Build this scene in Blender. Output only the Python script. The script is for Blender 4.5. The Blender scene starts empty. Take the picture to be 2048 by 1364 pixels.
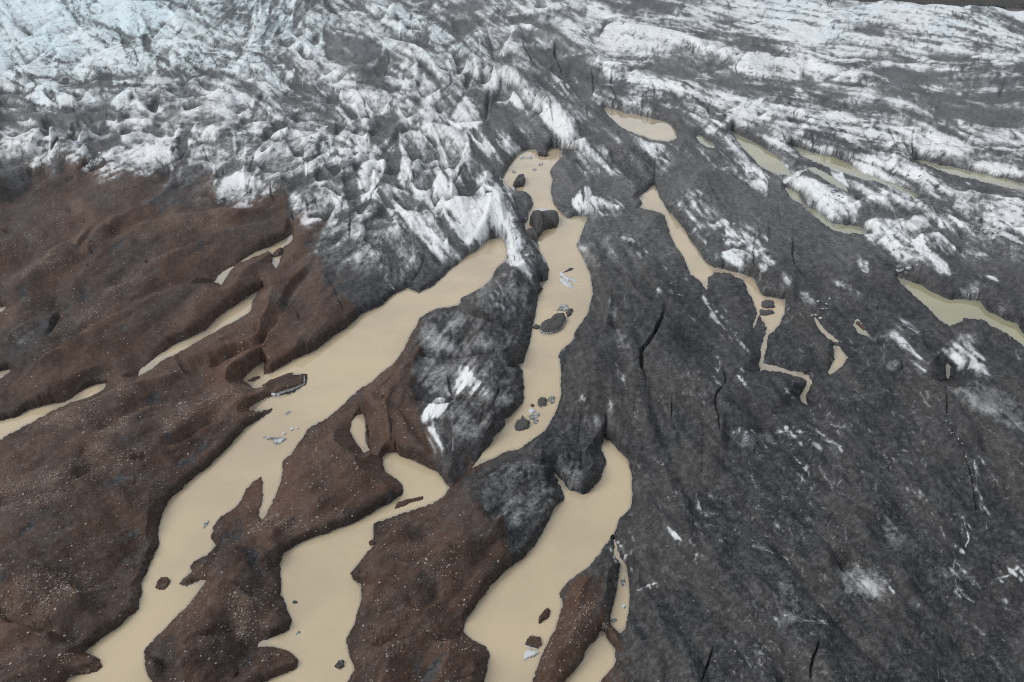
# ------------------------------------------------------------------ traced outlines
# every line: tile | value(s) | x,y x,y ...   tile = a zoomed piece of the survey picture
TILES = dict(A=(0,0,.25),B=(512,0,.25),C=(1024,0,.25),D=(1536,0,.25),
             E=(0,256,.25),F=(512,256,.25),G=(1024,256,.25),H=(1536,256,.25),
             a=(0,440,.3418),b=(674,440,.3418),c=(1348,440,.3418),
             d=(0,898,.3418),e=(674,898,.3418),f=(1348,898,.3418),P=(0,0,1.0))
def T(tile, txt):
    ox, oy, s = TILES[tile]
    return [(float(p.split(',')[0])*s+ox, float(p.split(',')[1])*s+oy) for p in txt.split()]

WATER = [
("stream", 0, """1005,473 1014,495 1011,520 992,539 982,558 968,573 947,587 923,599 918,611 893,614 865,621 841,635 828,659 814,686 800,710 783,730 763,748 725,775 694,801 678,816 643,843 615,860 595,888 588,901 563,925 564,946 560,971 550,994 533,1028 523,1040 521,1030 525,994 526,966 523,953 506,963 489,983 478,1007 455,1024 439,1035 427,1053 420,1076 432,1091 414,1110 386,1124 379,1134 383,1144 371,1153 357,1168 373,1173 403,1159 413,1161 400,1182 383,1202 362,1223 328,1260 301,1284 289,1301 290,1332 296,1353 306,1364 320,1420 330,1640 -200,1640 -60,1500 60,1420 135,1364 137,1356 161,1349 202,1334 198,1318 185,1311 171,1306 178,1296 205,1277 239,1253 270,1226 279,1216 279,1199 287,1185 282,1168 297,1144 304,1120 318,1093 320,1052 326,1028 338,1004 359,983 386,959 420,932 441,912 448,906 472,877 492,857 513,843 533,831 545,819 523,821 496,819 513,807 543,795 581,785 612,768 614,750 577,748 552,762 533,773 508,776 485,761 489,754 513,734 526,722 531,724 528,751 547,744 574,727 602,713 629,703 643,693 663,676 674,669 694,655 722,631 742,618 765,612 780,597 816,575 838,587 858,577 886,553 910,532 937,508 958,495 978,478"""),
("stream", 0, """1036,309 1053,301 1072,297 1076,309 1089,313 1098,299 1115,296 1127,301 1125,314 1113,323 1103,337 1100,345 1106,357 1100,383 1106,407 1118,420 1135,439 1152,433 1178,432 1168,450 1163,471 1153,491 1166,515 1180,546 1185,590 1176,625 1153,659 1147,679 1125,698 1118,710 1122,758 1122,792 1108,830 1088,862 1057,884 1036,900 1016,901 1002,908 963,927 944,936 961,915 971,898 982,888 987,874 999,864 1010,850 1009,838 1019,836 1047,806 1048,765 1045,741 1036,730 1047,725 1057,693 1065,659 1070,631 1077,590 1088,577 1077,565 1098,560 1098,539 1089,519 1077,501 1074,481 1060,470 1050,460 1047,446 1053,441 1064,410 1060,393 1050,383 1029,383 1022,376 1006,373 1002,359 1012,342 1029,318"""),
("pool", 0, """715,830 727,828 732,843 730,881 739,901 730,905 712,888 701,864 703,843"""),
("stream", 0, """763,917 773,908 792,903 800,913 824,918 848,930 876,946 889,963 900,975 889,990 865,1006 838,1016 811,1026 776,1036 754,1045 746,1048 747,1065 749,1089 732,1106 718,1130 700,1146 706,1161 722,1168 722,1195 715,1223 708,1253 694,1277 698,1308 710,1341 694,1364 640,1440 560,1640 360,1640 440,1440 526,1364 560,1353 595,1339 595,1322 581,1305 547,1294 516,1294 519,1284 554,1272 578,1260 584,1240 574,1216 564,1188 560,1147 560,1127 567,1106 595,1089 643,1069 694,1052 742,1028 776,1007 800,994 807,983 804,971 787,958 770,942"""),
("stream", 0, """1207,876 1222,884 1235,898 1255,918 1262,949 1265,990 1260,1018 1238,1038 1233,1059 1221,1079 1202,1100 1187,1124 1163,1144 1132,1168 1118,1188 1127,1212 1118,1240 1105,1267 1093,1291 1081,1315 1072,1342 1064,1364 1040,1440 1000,1640 820,1640 950,1440 968,1364 975,1339 980,1311 971,1293 944,1277 929,1264 934,1240 958,1202 982,1171 1009,1144 1050,1113 1084,1069 1101,1035 1111,1014 1130,999 1125,980 1108,946 1101,932 1115,953 1142,980 1166,990 1183,977 1202,959 1212,925 1203,901"""),
("side_channel", 0, """1226,1072 1233,1089 1240,1117 1253,1134 1257,1171 1258,1206 1252,1243 1252,1260 1241,1269 1224,1253 1221,1240 1231,1199 1238,1158 1240,1127 1228,1110 1229,1096"""),
("pool", 0, """1202,1260 1211,1267 1221,1288 1233,1301 1230,1325 1217,1346 1200,1364 1150,1460 1060,1640 960,1640 1060,1460 1128,1364 1149,1342 1166,1322 1170,1301 1190,1284 1199,1267"""),
("side_channel", 0, """531,573 520,580 513,592 505,605 500,622 478,637 444,656 410,677 359,704 325,721 297,742 275,755 284,737 318,710 362,683 410,662 427,645 441,631 478,607 506,587"""),
("side_channel", 0, """583,472 581,482 567,496 561,518 552,540 544,526 547,512 536,503 502,518 478,528 461,543 444,574 427,564 437,549 468,533 506,507 540,492 560,482"""),
("pool", 0, """-120,880 0,843 34,836 61,819 96,809 126,806 143,797 167,777 191,768 215,765 210,778 185,792 143,806 113,819 68,843 27,864 0,877 -90,930 -220,960"""),
("pool", 0, """-60,634 0,616 14,615 2,624 -50,650"""),
("pool", 0, """-60,760 0,744 22,741 2,757 -50,786"""),
("side_channel", 0, """1310,364 1313,376 1317,393 1337,420 1354,441 1370,461 1389,491 1413,522 1430,536 1485,546 1509,558 1515,573 1524,594 1546,595 1573,599 1570,618 1563,642 1550,659 1536,672 1530,700 1526,727 1553,734 1584,742 1601,746 1618,753 1625,765 1618,782 1611,792 1615,812 1604,807 1599,795 1609,775 1613,762 1600,755 1580,749 1553,743 1526,738 1520,744 1519,727 1521,700 1526,679 1535,655 1524,640 1519,631 1510,650 1506,664 1507,645 1515,625 1505,604 1498,583 1486,561 1461,548 1430,543 1417,555 1413,580 1403,566 1382,546 1372,529 1362,505 1348,488 1338,462 1328,432 1306,420 1274,417 1286,407 1276,393 1293,383"""),
("side_channel", 0, """1626,633 1635,638 1649,659 1666,674 1685,684 1672,686 1655,676 1642,662 1632,647"""),
("pool", 0, """1668,691 1676,695 1698,715 1683,734 1668,746 1659,750 1657,744 1669,720 1666,703"""),
("pool", 1, """1715,640 1725,650 1741,676 1728,672 1714,662 1707,650"""),
("stream", 1, """1789,549 1809,560 1837,568 1861,583 1895,599 1926,597 1960,604 1977,624 2014,640 2035,648 2043,662 2080,690 2160,730 2150,760 2080,712 2048,693 2018,668 1980,652 1963,642 1926,636 1926,643 1898,653 1881,642 1861,621 1833,594 1803,566"""),
("side_channel", 1, """1570,372 1594,386 1611,408 1639,427 1663,446 1693,452 1717,453 1735,463 1728,468 1706,466 1690,467 1666,460 1639,441 1611,418 1587,401 1569,381"""),
("pool", 1, """1461,260 1485,270 1519,290 1550,309 1567,326 1584,352 1556,348 1519,331 1495,304 1474,284"""),
("pool", 1, """1580,289 1621,303 1673,317 1707,333 1741,351 1772,361 1809,375 1838,392 1825,400 1806,385 1772,370 1734,360 1690,345 1639,328 1601,311"""),
("side_channel", 1, """1606,332 1632,337 1676,361 1697,384 1690,383 1666,368 1630,347"""),
("side_channel", 1, """1830,318 1912,335 1997,355 2048,367 2250,410 2250,428 2048,381 1980,366 1900,347 1832,324"""),
("pool", 0, """1207,215 1238,219 1262,227 1306,236 1344,248 1356,260 1354,277 1334,282 1299,279 1269,267 1234,249 1217,232"""),
("pool", 1, """1389,270 1406,273 1427,286 1430,296 1416,294 1396,282"""),
("pool", 0, """1894,727 1900,734 1899,754 1892,766 1892,745"""),
]

# white / dark ice faces:  tile w pts   (w 0 = shaded hollow painted dark, then dirt covered .. 9 = clean ice)
FACE = """
A 1 0,910 500,915 700,920 840,930 1040,910 980,980 860,925 740,960 690,1010 560,1000 400,960 120,955 230,1024 0,1024
A 1 440,690 590,695 740,660 890,620 890,690 780,712 600,705
A 2 0,760 160,760 200,800 0,800
A 2 1140,330 1180,280 1215,370 1180,420 1140,390
A 2 980,300 1040,340 1050,380 1010,410 970,360
A 3 1480,690 1740,570 1960,560 1840,600 1660,640 1500,710 1100,820 1060,800 1280,740
A 4 1360,760 1480,720 1640,800 1740,820 1600,860 1440,850 1340,810
A 2 1860,700 1960,670 2048,700 2048,760 1900,740
A 2 680,920 800,860 900,870 960,920 840,920
A 2 740,950 850,920 840,1024 700,1024
A 9 1840,590 1880,575 2040,640 1960,650 1860,610
A 9 1590,690 1700,700 1830,750 1740,790 1650,760
A 9 1750,800 1880,740 2040,790 2010,890 1900,960 1880,850
A 9 1060,850 1090,840 1130,930 1220,970 1180,1024 990,1010 1030,940
A 8 1190,930 1260,840 1310,850 1250,940
A 8 860,930 960,990 930,1024 850,1010
A 9 890,620 960,560 1130,520 1170,600 1100,650 900,690
A 9 370,810 440,800 510,910 440,900
A 9 0,850 160,870 210,900 0,910
A 9 120,960 170,960 270,1024 200,1024
A 7 600,810 760,800 900,840 640,910
A 7 1480,900 1560,880 1640,920 1500,960
A 7 1930,1000 1990,920 2048,900 2048,1024 1930,1024
A 9 140,410 290,330 430,370 440,420 340,480 230,560 150,450
A 9 330,250 400,190 520,160 640,210 640,270 500,270 380,310 320,330
A 9 60,170 240,60 400,80 500,130 520,155 400,185 320,250 230,300 100,200
A 8 1150,130 1320,60 1390,110 1340,240 1230,350 1190,270 1150,190
A 9 1490,120 1510,55 1560,80 1590,130 1550,200
B 9 910,0 1040,0 1140,80 1060,90 960,60
B 8 920,70 1070,90 1110,110 1010,190 940,190 920,130
B 8 1120,170 1200,165 1290,220 1200,230 1120,230
B 7 1190,250 1270,240 1310,300 1200,290
B 8 1290,410 1400,410 1530,540 1540,640 1470,640 1380,540 1290,460
B 9 1300,590 1370,600 1490,760 1390,810 1310,680
B 8 1250,730 1320,700 1380,800 1330,820
B 8 1810,640 1880,580 1930,600 1880,720 1820,720
B 8 1930,640 2048,620 2048,720 1960,700
B 8 1960,740 2048,760 2048,850 1880,860
B 9 900,710 1040,740 1100,780 1000,930 940,930 880,850 820,740
B 8 670,720 820,740 900,900 930,960 850,1000 810,880 680,800
B 9 5,610 120,610 250,700 220,770 100,720 10,690
B 8 250,720 380,780 250,790
B 8 0,900 60,840 110,960 60,1024 0,1024
B 8 330,960 420,910 540,930 560,1000 300,1024
B 8 1130,880 1180,850 1270,980 1240,1010 1170,950
B 9 1530,970 1620,850 1680,780 1760,880 1810,990 1700,1024 1560,1010
B 7 1410,830 1500,790 1520,880 1460,960
B 8 1050,690 1120,620 1180,700 1150,770 1080,770
B 8 1590,540 1660,500 1690,560 1620,660
B 8 1680,660 1740,640 1680,760
B 7 280,240 340,220 380,300 340,340 290,290
B 7 180,200 260,110 310,140 260,220 180,320
B 8 430,370 500,300 520,350 480,390
B 7 180,380 280,280 330,370 260,440
B 7 330,460 400,430 470,510 400,530
B 7 490,540 560,500 660,570 560,620
B 8 550,470 640,390 660,420 600,470
B 8 530,660 620,620 720,640 640,690
B 8 600,80 660,70 650,160 610,150
B 7 1760,210 2048,210 2048,320 1960,440 1880,440 1800,280
B 2 540,300 700,270 860,320 900,310 1020,390 990,470 820,560 740,520 560,470
B 0 980,520 1050,430 1060,540 1000,650 950,600
B 2 1490,90 1620,30 1780,20 1830,80 1650,120 1520,130
B 2 580,780 640,720 680,800 640,900 570,870
B 2 150,810 330,800 470,850 330,870 200,850
B 2 660,850 760,860 830,990 800,1010 720,920
B 2 860,990 960,940 1100,920 1200,1000 1200,1024 860,1024
B 2 250,650 400,690 520,770 420,770 300,720
B 2 1870,460 2048,480 2048,560 1920,540
B 2 1560,230 1700,190 1760,260 1640,330
B 0 1840,850 1880,780 1860,920 1820,980
B 1 1880,860 2048,870 2048,1024 1850,1024
C 9 690,320 800,180 900,190 1040,210 1200,220 1380,270 1480,300 1560,330 1860,410 1640,430 1480,460 1400,430 1300,440 1160,440 1000,420 880,390 760,390
C 8 1170,170 1250,160 1500,200 1720,290 1600,280 1400,230 1200,215
C 8 570,150 620,100 720,110 760,170 660,190 600,260 580,220
C 7 780,70 900,70 1000,100 900,110
C 8 180,100 220,20 290,30 270,100
C 7 1620,480 1700,410 1850,420 1780,520 1560,560
C 8 1840,480 1900,420 2048,420 2048,680 1920,690 1850,600
C 8 650,800 740,730 790,760 810,840 700,850
C 8 870,840 960,720 1080,620 1160,620 1230,700 1240,760 1180,800 1090,770 1040,820 950,890
C 8 1080,810 1150,850 1100,930 1040,940
C 8 1180,840 1250,790 1330,850 1330,870 1230,860
C 8 1400,700 1470,720 1590,790 1580,870 1520,810 1430,750
C 9 1540,740 1660,720 1860,780 1800,800 1640,790
C 8 1620,880 1700,800 1880,790 1800,880 1640,930
C 7 1740,1000 1850,900 2048,880 2048,940 1900,1024 1760,1024
C 7 670,680 730,520 830,520 990,580 960,640 860,690
C 8 870,430 1060,460 1050,480 960,470
C 7 430,620 480,520 530,600 510,680
C 7 300,600 360,510 390,600 410,680
C 8 0,760 80,800 200,930 150,930 0,820
C 8 320,850 360,830 400,860 500,940 560,960 500,1000 440,980 400,900 330,900
C 5 150,380 200,280 340,300 340,380 250,420
C 8 20,220 130,190 210,230 100,250
C 7 1330,970 1480,920 1600,960 1580,1024 1300,1010
C 9 1400,80 1610,90 1540,150 1480,110
C 9 1640,110 1800,120 2048,100 2048,130 1800,140
C 2 60,260 200,250 330,280 340,330 180,300 130,420
C 2 100,440 340,440 360,480 330,560 240,600 180,520
C 2 610,280 760,190 720,270 680,320 620,320
C 2 1060,560 1180,480 1300,460 1420,450 1510,570 1450,640 1330,630 1180,620
C 2 1560,580 1780,580 1860,660 1900,700 1760,710 1640,650
C 1 510,720 560,600 600,680 640,760 600,800 540,790
C 2 0,130 230,130 200,190 0,210
C 2 0,870 100,900 220,960 250,1024 0,1024
C 3 150,720 300,700 430,800 560,900 460,860 300,810
C 2 540,1000 600,960 720,970 820,1024 520,1024
C 3 1640,160 1760,130 1900,120 1850,170 1700,200
D 9 220,330 300,310 420,360 520,360 640,360 740,390 640,420 480,440 420,430 280,410 240,380
D 9 520,450 640,430 840,420 700,450 560,465
D 9 280,490 400,490 560,540 620,600 540,640 400,640 340,590
D 8 0,480 120,480 230,500 270,560 220,660 160,620 60,640 0,680
D 9 1040,390 1100,350 1200,370 1260,430 1200,450 1120,470 1060,440
D 9 1150,480 1240,450 1340,490 1220,510
D 9 920,300 940,230 1060,270 1050,310
D 8 320,240 370,180 450,210 440,245
D 9 1760,450 1900,440 2048,460 2048,490 1880,550 1800,540
D 8 1860,560 1960,520 1990,560 1900,580
D 9 1280,700 1370,680 1410,740 1330,720
D 9 1500,750 1540,730 1550,770
D 9 1660,790 1740,770 1810,810 1720,800
D 9 160,810 260,800 400,840 510,870 560,890 420,900 300,880
D 9 340,920 540,900 700,1000 640,1024 460,1010 400,960
D 9 890,930 1000,940 1140,1000 1130,1024 920,1024
D 8 540,660 640,640 740,690 640,720 550,700
D 7 640,840 680,760 740,740 860,790 760,830 660,850
D 9 1320,980 1500,980 1700,1020 1500,1024
D 6 1370,855 1560,830 1700,820 1560,860
D 8 760,660 850,670 880,720 780,720
D 8 160,980 220,960 320,1010 320,1024 150,1024
D 9 1440,330 1600,320 1600,350 1480,360
D 8 860,390 920,360 960,420
D 9 560,170 700,170 640,210 540,220
D 2 680,260 720,210 860,210 930,250 900,300 760,280
D 1 800,540 1000,530 1200,560 1500,580 1480,620 1240,640 1200,690 1000,640 880,600
D 2 740,470 900,420 1000,460 1120,480 1200,510 1000,510 840,500
D 2 1280,430 1400,430 1600,460 1580,490 1400,500 1320,480
D 2 1240,650 1340,620 1480,640 1600,720 1480,760 1420,740 1380,670
D 1 1340,870 1600,850 1840,870 2048,870 2048,1024 1800,1024 1600,980 1420,940 1330,900
D 3 1500,640 1580,600 1740,600 1700,660 1560,660
D 2 1840,700 1920,610 2000,620 1960,720 1860,800
D 3 600,870 760,830 900,830 800,890 680,900
D 2 280,580 320,590 380,640 420,670 300,680 240,680
E 8 0,0 120,10 330,60 240,100 120,110 0,60
E 8 370,30 420,15 460,50 430,95 380,90
E 8 200,330 320,240 380,150 460,100 440,200 400,310 330,350 220,350
E 8 560,220 600,90 680,75 710,110 640,170
E 9 720,100 820,50 890,60 880,90 760,100
E 8 440,220 500,190 510,220 420,290
E 9 680,340 720,250 860,190 1000,160 960,210 860,260 800,280 740,310 700,360
E 9 870,290 1000,200 1180,140 1300,150 1380,210 1380,280 1330,350 1180,350 1000,320
E 8 1500,300 1520,200 1540,130 1640,170 1740,180 1860,110 1890,160 1880,260 1740,320 1690,310
E 9 1740,520 1800,400 1930,380 1960,400 1950,520 2048,540 2048,570 1840,600 1710,610
E 6 1540,620 1600,570 1680,580 1620,620
E 8 980,80 1060,40 1200,30 1330,50 1420,110 1300,110 1200,80 1000,130
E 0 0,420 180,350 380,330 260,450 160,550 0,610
E 1 0,290 180,300 240,280 200,340 60,390 0,330
E 1 690,150 780,110 940,60 970,130 840,200 700,240 640,250
E 1 1430,120 1480,20 1560,50 1500,120 1520,200 1480,310 1440,300
E 1 1380,290 1470,260 1470,310 1390,350
E 2 1730,330 1880,260 1940,360 1790,400 1770,460 1730,420
E 2 1400,350 1480,310 1690,320 1710,360 1700,420 1400,470
F 9 60,200 120,160 200,165 235,225 150,230 60,280
F 8 215,150 330,130 385,170 385,300 330,290 240,200
F 7 30,350 100,290 250,260 330,300 380,330 300,390 60,400
F 9 490,210 540,120 600,150 590,220 500,270
F 9 535,260 610,230 660,230 690,330 640,310 580,340 540,320
F 8 780,70 850,10 900,60 880,130 790,130
F 8 770,170 860,140 950,180 950,260 870,310 790,290
F 8 1240,40 1400,0 1560,0 1650,90 1700,200 1680,270 1600,400 1560,440 1530,330 1470,200 1350,80
F 6 1160,140 1220,70 1330,80 1440,220 1500,330 1420,340 1340,380 1250,330 1180,250
F 7 1250,490 1340,400 1470,350 1430,450 1390,590 1260,530
F 9 1480,350 1530,430 1570,540 1555,640 1440,730 1390,640 1400,540 1430,450
F 9 1510,650 1640,580 1720,560 1830,610 1870,720 1830,800 1720,920 1690,980 1600,860 1520,740
F 9 1700,530 1750,510 1800,560 1700,560
F 9 1240,750 1370,690 1450,740 1540,930 1500,960 1400,880 1320,800
F 9 1080,590 1170,640 1280,710 1240,740 1100,660
F 8 930,820 960,770 1030,710 1110,780 1040,770 960,830
F 7 860,900 1000,850 1180,780 1230,830 1245,1000 1100,1000 880,960
F 8 270,560 330,530 400,590 385,690 310,650 260,600
F 8 480,440 530,400 620,470 580,500 500,490
F 7 1710,90 1760,80 1830,170 1800,180
F 8 1910,80 1970,100 2040,220 2000,200 1930,150
F 9 1870,400 1950,440 1980,540 1920,570 1890,480
F 7 1600,540 1680,480 1820,490 1800,560 1640,600
F 8 1820,560 1900,600 1900,690 1840,620
F 8 1980,640 2010,590 2048,620 2048,880 1990,880
F 7 430,700 480,620 600,640 640,700 620,740 440,740
F 7 530,560 580,520 680,570 690,640 600,600
F 8 640,10 740,40 700,90 640,110
F 7 140,0 270,0 240,80 140,70
F 8 240,80 320,0 500,0 480,70 330,110
F 7 50,150 100,95 150,110 80,160
F 7 800,690 900,660 940,680 840,770
F 6 490,970 620,920 740,900 640,960 500,1010
F 1 1000,270 1150,140 1170,280 1130,430 960,480 1020,350
F 9 780,400 900,310 960,270 1035,260 1030,320 960,420 940,500 910,600 870,620 850,540 830,470
F 1 1120,520 1180,520 1390,630 1340,660 1200,600
F 1 880,800 1000,760 1180,760 1000,830 880,900
F 2 540,330 640,320 700,420 640,470 580,420
F 1 700,440 820,430 850,600 740,660
F 0 210,410 390,400 390,440 290,520 220,480
F 1 900,100 1000,0 1160,0 1060,80 940,140
F 1 1700,100 1780,200 2000,300 1970,400 1840,340 1720,240
F 1 1450,740 1520,740 1690,960 1690,1024 1550,950
F 1 1330,80 1440,200 1550,420 1530,420 1420,220 1320,110
G 8 680,150 760,170 820,220 850,280 900,300 1000,390 940,380 820,350 800,280 740,240 700,200
G 7 960,240 1000,250 1140,310 1130,360 1060,330 1000,290
G 9 1080,110 1160,120 1240,190 1230,240 1180,200 1120,150
G 8 490,600 500,520 560,510 590,600 560,640 500,640
G 9 580,490 620,480 640,560 620,650 600,600
G 8 640,570 760,580 860,620 920,680 950,710 860,640 800,640 760,700 640,690 610,650
G 7 1250,650 1340,590 1400,600 1410,640 1340,680 1290,690
G 6 1350,760 1430,700 1500,700 1440,740 1380,780
G 8 1530,740 1600,700 1640,720 1620,770 1540,770
G 9 1680,870 1720,830 1810,860 1830,940 1760,930 1690,920
G 9 1690,1000 1760,960 1840,960 1840,1024 1680,1024
G 9 1870,860 1910,860 1930,930 1890,990 1870,920
G 8 1400,810 1480,800 1450,860 1410,860
G 8 1500,920 1580,860 1560,960 1500,960
G 9 1650,250 1700,260 1740,320 1690,350 1650,300
G 8 1740,350 1850,400 2000,460 2048,480 2048,520 1900,460 1780,390
G 6 500,290 560,310 620,370 580,380 520,330
G 7 760,860 880,860 960,900 940,920 840,880
G 6 880,860 940,850 1000,920 1100,1000 1000,960
G 7 1280,390 1400,380 1460,390 1400,420 1320,420
G 8 430,170 500,120 580,90 600,110 500,160 430,200
G 8 0,870 60,860 160,960 240,1024 0,1024
G 8 0,600 30,640 60,760 0,700
G 5 1400,520 1500,490 1550,520 1500,600 1420,640 1380,580
G 7 1320,160 1400,180 1460,230 1400,230
G 8 1520,20 1600,5 1660,40 1640,80 1540,60
G 7 1680,20 1760,40 1810,120 1740,90
G 1 320,330 420,260 500,330 600,420 560,470 500,560 400,650 340,600 300,450
G 1 640,420 800,400 1000,520 1040,620 960,690 880,600 760,540 640,540
G 1 1160,400 1400,300 1560,300 1720,360 1900,460 2048,570 2048,760 1800,770 1640,640 1560,520 1400,480 1250,640 1170,560
G 1 540,850 560,800 700,720 1160,690 1240,800 1300,950 1360,1024 1100,1024 900,960 760,870 560,940
G 1 0,530 60,520 140,520 150,650 100,740 60,740
H 9 1180,60 1400,60 1700,90 2048,110 2048,180 1800,180 1640,190 1400,190 1240,170 1180,150
H 9 1640,200 1800,200 1820,230 1720,220
H 9 1820,230 1860,200 2048,190 2048,270 1880,250
H 7 1700,290 1850,280 2048,300 2048,330 1750,320
H 9 380,150 500,150 600,190 720,240 620,240 480,210 400,190
H 9 250,150 330,135 350,190 300,175
H 9 860,140 960,135 1020,190 960,200 880,200
H 9 1040,200 1060,150 1100,160 1160,250 1110,230
H 8 820,10 960,20 1000,80 1060,80 1100,130 1000,110 900,80
H 9 630,100 700,80 800,170 720,160 640,130
H 8 0,90 60,60 120,80 180,150 100,140 20,110
H 8 160,80 220,0 300,0 240,60
H 9 1760,650 1900,560 2000,560 2048,600 2048,820 1960,830 1880,760 1800,720
H 8 1080,760 1160,700 1250,720 1300,780 1240,880 1130,870 1090,820
H 8 1200,900 1280,850 1400,920 1500,1010 1440,1024 1380,980
H 8 300,540 360,500 460,580 640,660 630,690 520,670 440,700 360,620 310,580
H 7 130,450 200,400 280,440 260,530 200,490
H 8 640,610 720,580 770,590 690,630 640,640
H 7 640,690 740,640 770,650 700,710 650,710
H 8 760,780 850,720 880,700 820,790 780,800
H 8 930,740 1000,720 1050,790 1040,830 960,840 900,900 850,880
H 8 1010,440 1060,425 1140,460 1110,490
H 8 1130,490 1240,490 1200,540
H 8 1240,500 1360,530 1480,560 1500,600 1420,570 1300,530
H 9 1360,460 1420,440 1540,480 1660,500 1860,540 1700,540 1560,560 1500,540 1420,490
H 8 1880,870 1960,840 2048,860 2048,940 1960,910
H 7 1500,600 1600,610 1700,690 1690,750 1600,720 1480,680
H 8 510,770 530,720 600,730 600,770
H 7 800,510 1000,540 1200,610 1500,740 1640,800 1560,770 1360,700 1120,600 900,540
H 1 700,710 720,640 760,600 900,600 1000,680 1040,760 960,720 860,720 760,770
H 1 1280,560 1400,570 1500,600 1440,670 1340,640 1280,620
H 1 0,400 110,440 300,660 420,740 560,830 700,860 900,960 900,1024 0,1024
H 2 940,600 1060,640 1240,700 1080,730 1040,720
H 1 1300,800 1500,820 1560,900 1520,1000 1420,900
H 2 360,90 480,70 600,140 680,190 500,140 400,110
H 2 1180,200 1640,210 1800,240 2048,280 1700,290 1500,330 1250,280
b 6 160,110 320,40 430,60 440,230 380,330 340,420 350,330 250,250
b 9 990,130 1080,90 1150,150 1230,250 1180,250 1160,230 1165,350 1110,360 1100,280 1000,250
b 8 970,0 1060,0 1080,90 1000,120
b 6 890,360 960,380 980,480 1040,560 960,540 900,450
b 7 690,1000 700,900 730,830 780,900 860,950 900,1020 780,1050 700,1040
b 8 470,1160 540,1080 640,1050 660,1100 620,1180 680,1300 680,1364 600,1364 520,1280
b 7 1580,90 1720,100 1740,130 1640,110
b 7 1580,1030 1620,1100 1590,1130
b 7 1760,1200 1790,1220 1775,1240
c 8 280,80 370,80 390,150 300,140
c 8 230,210 390,180 410,270 320,260
c 9 415,90 460,110 450,170 420,140
c 8 500,240 560,200 600,260 540,290 490,350
c 8 500,400 580,400 590,450 520,450
c 7 610,380 640,310 690,330 660,420
c 8 730,430 770,420 830,460 800,500 740,480
c 8 960,420 1060,400 1120,420 1060,450
c 7 900,370 1000,330 1120,380 1000,380 930,420
c 9 1080,220 1140,260 1150,330 1100,300
c 8 1170,690 1250,645 1310,650 1400,760 1480,890 1460,900 1330,760 1290,700
c 9 1570,790 1600,730 1690,730 1720,800 1700,900 1640,900 1630,820
c 8 1720,740 1800,790 1850,910 1800,920 1740,820
c 6 1280,580 1340,570 1440,660 1400,680 1320,620
c 6 1640,400 1760,390 1830,470 1720,470
c 8 1430,100 1550,70 1650,160 1640,230 1540,150 1480,130
c 8 1480,210 1600,260 1620,330 1540,300
c 9 1680,190 1800,190 1880,230 1780,220
c 8 1340,50 1440,50 1420,130 1360,120
c 7 1750,320 1900,330 1900,360 1800,370
c 9 1840,560 1970,570 1980,590 1900,580
c 7 1620,660 1820,680 1820,720 1700,700
c 8 1330,160 1450,220 1440,250 1340,220
f 8 870,0 960,0 940,25
"""
# soft, stippled pale patches (thin dust over ice)
SOFT = """
b 3.2 500,580 640,530 820,570 980,640 1080,720 1000,780 760,790 560,770 480,720
b 3.2 440,840 600,800 900,800 1060,880 1080,1000 980,1090 700,1040 520,1000
b 2.6 620,1060 860,1060 960,1170 820,1270 690,1280
b 3 760,460 900,350 1060,270 1140,420 1130,540 960,580
b 5 490,620 620,540 760,560 720,680 740,790 560,770 490,720
b 5 450,820 540,800 600,860 640,1000 520,990 450,900
b 4 1570,440 1640,500 1620,600 1590,530
b 4 1620,600 1700,700 1740,760 1640,740
b 4 1410,150 1500,200 1560,290 1480,260
b 5 1450,1180 1480,1050 1560,1200 1500,1240
c 4 1610,1000 1760,950 1900,1000 2000,1050 2048,1100 2048,1250 1900,1170 1750,1100 1640,1050
c 4 1250,810 1330,830 1350,860 1270,870
c 4 640,560 670,560 660,610 640,600
f 4 1200,390 1300,430 1350,560 1290,600 1240,520
f 6 960,700 1040,680 1100,700 1250,780 1220,860 1130,870 1010,820
f 4 1540,640 1660,760 1600,760 1550,720
f 5 600,960 680,960 780,1010 700,1030 620,1010
f 3 600,780 680,760 740,960 640,930
e 3 1000,80 1180,60 1300,280 1200,400 1000,470 850,360 860,200
e 3 1290,30 1420,20 1440,250 1330,200
f 4 1660,560 1760,780 1720,800 1680,720
c 3 300,1240 520,1250 700,1230 860,1240 840,1280 640,1300 400,1310
a 3 60,620 150,590 220,640 100,740
E 2 1380,440 1500,380 1680,420 1600,480 1420,500
E 3 820,380 880,410 880,470 780,440
a 3 1880,40 1990,160 1960,260 1880,200
"""
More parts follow.
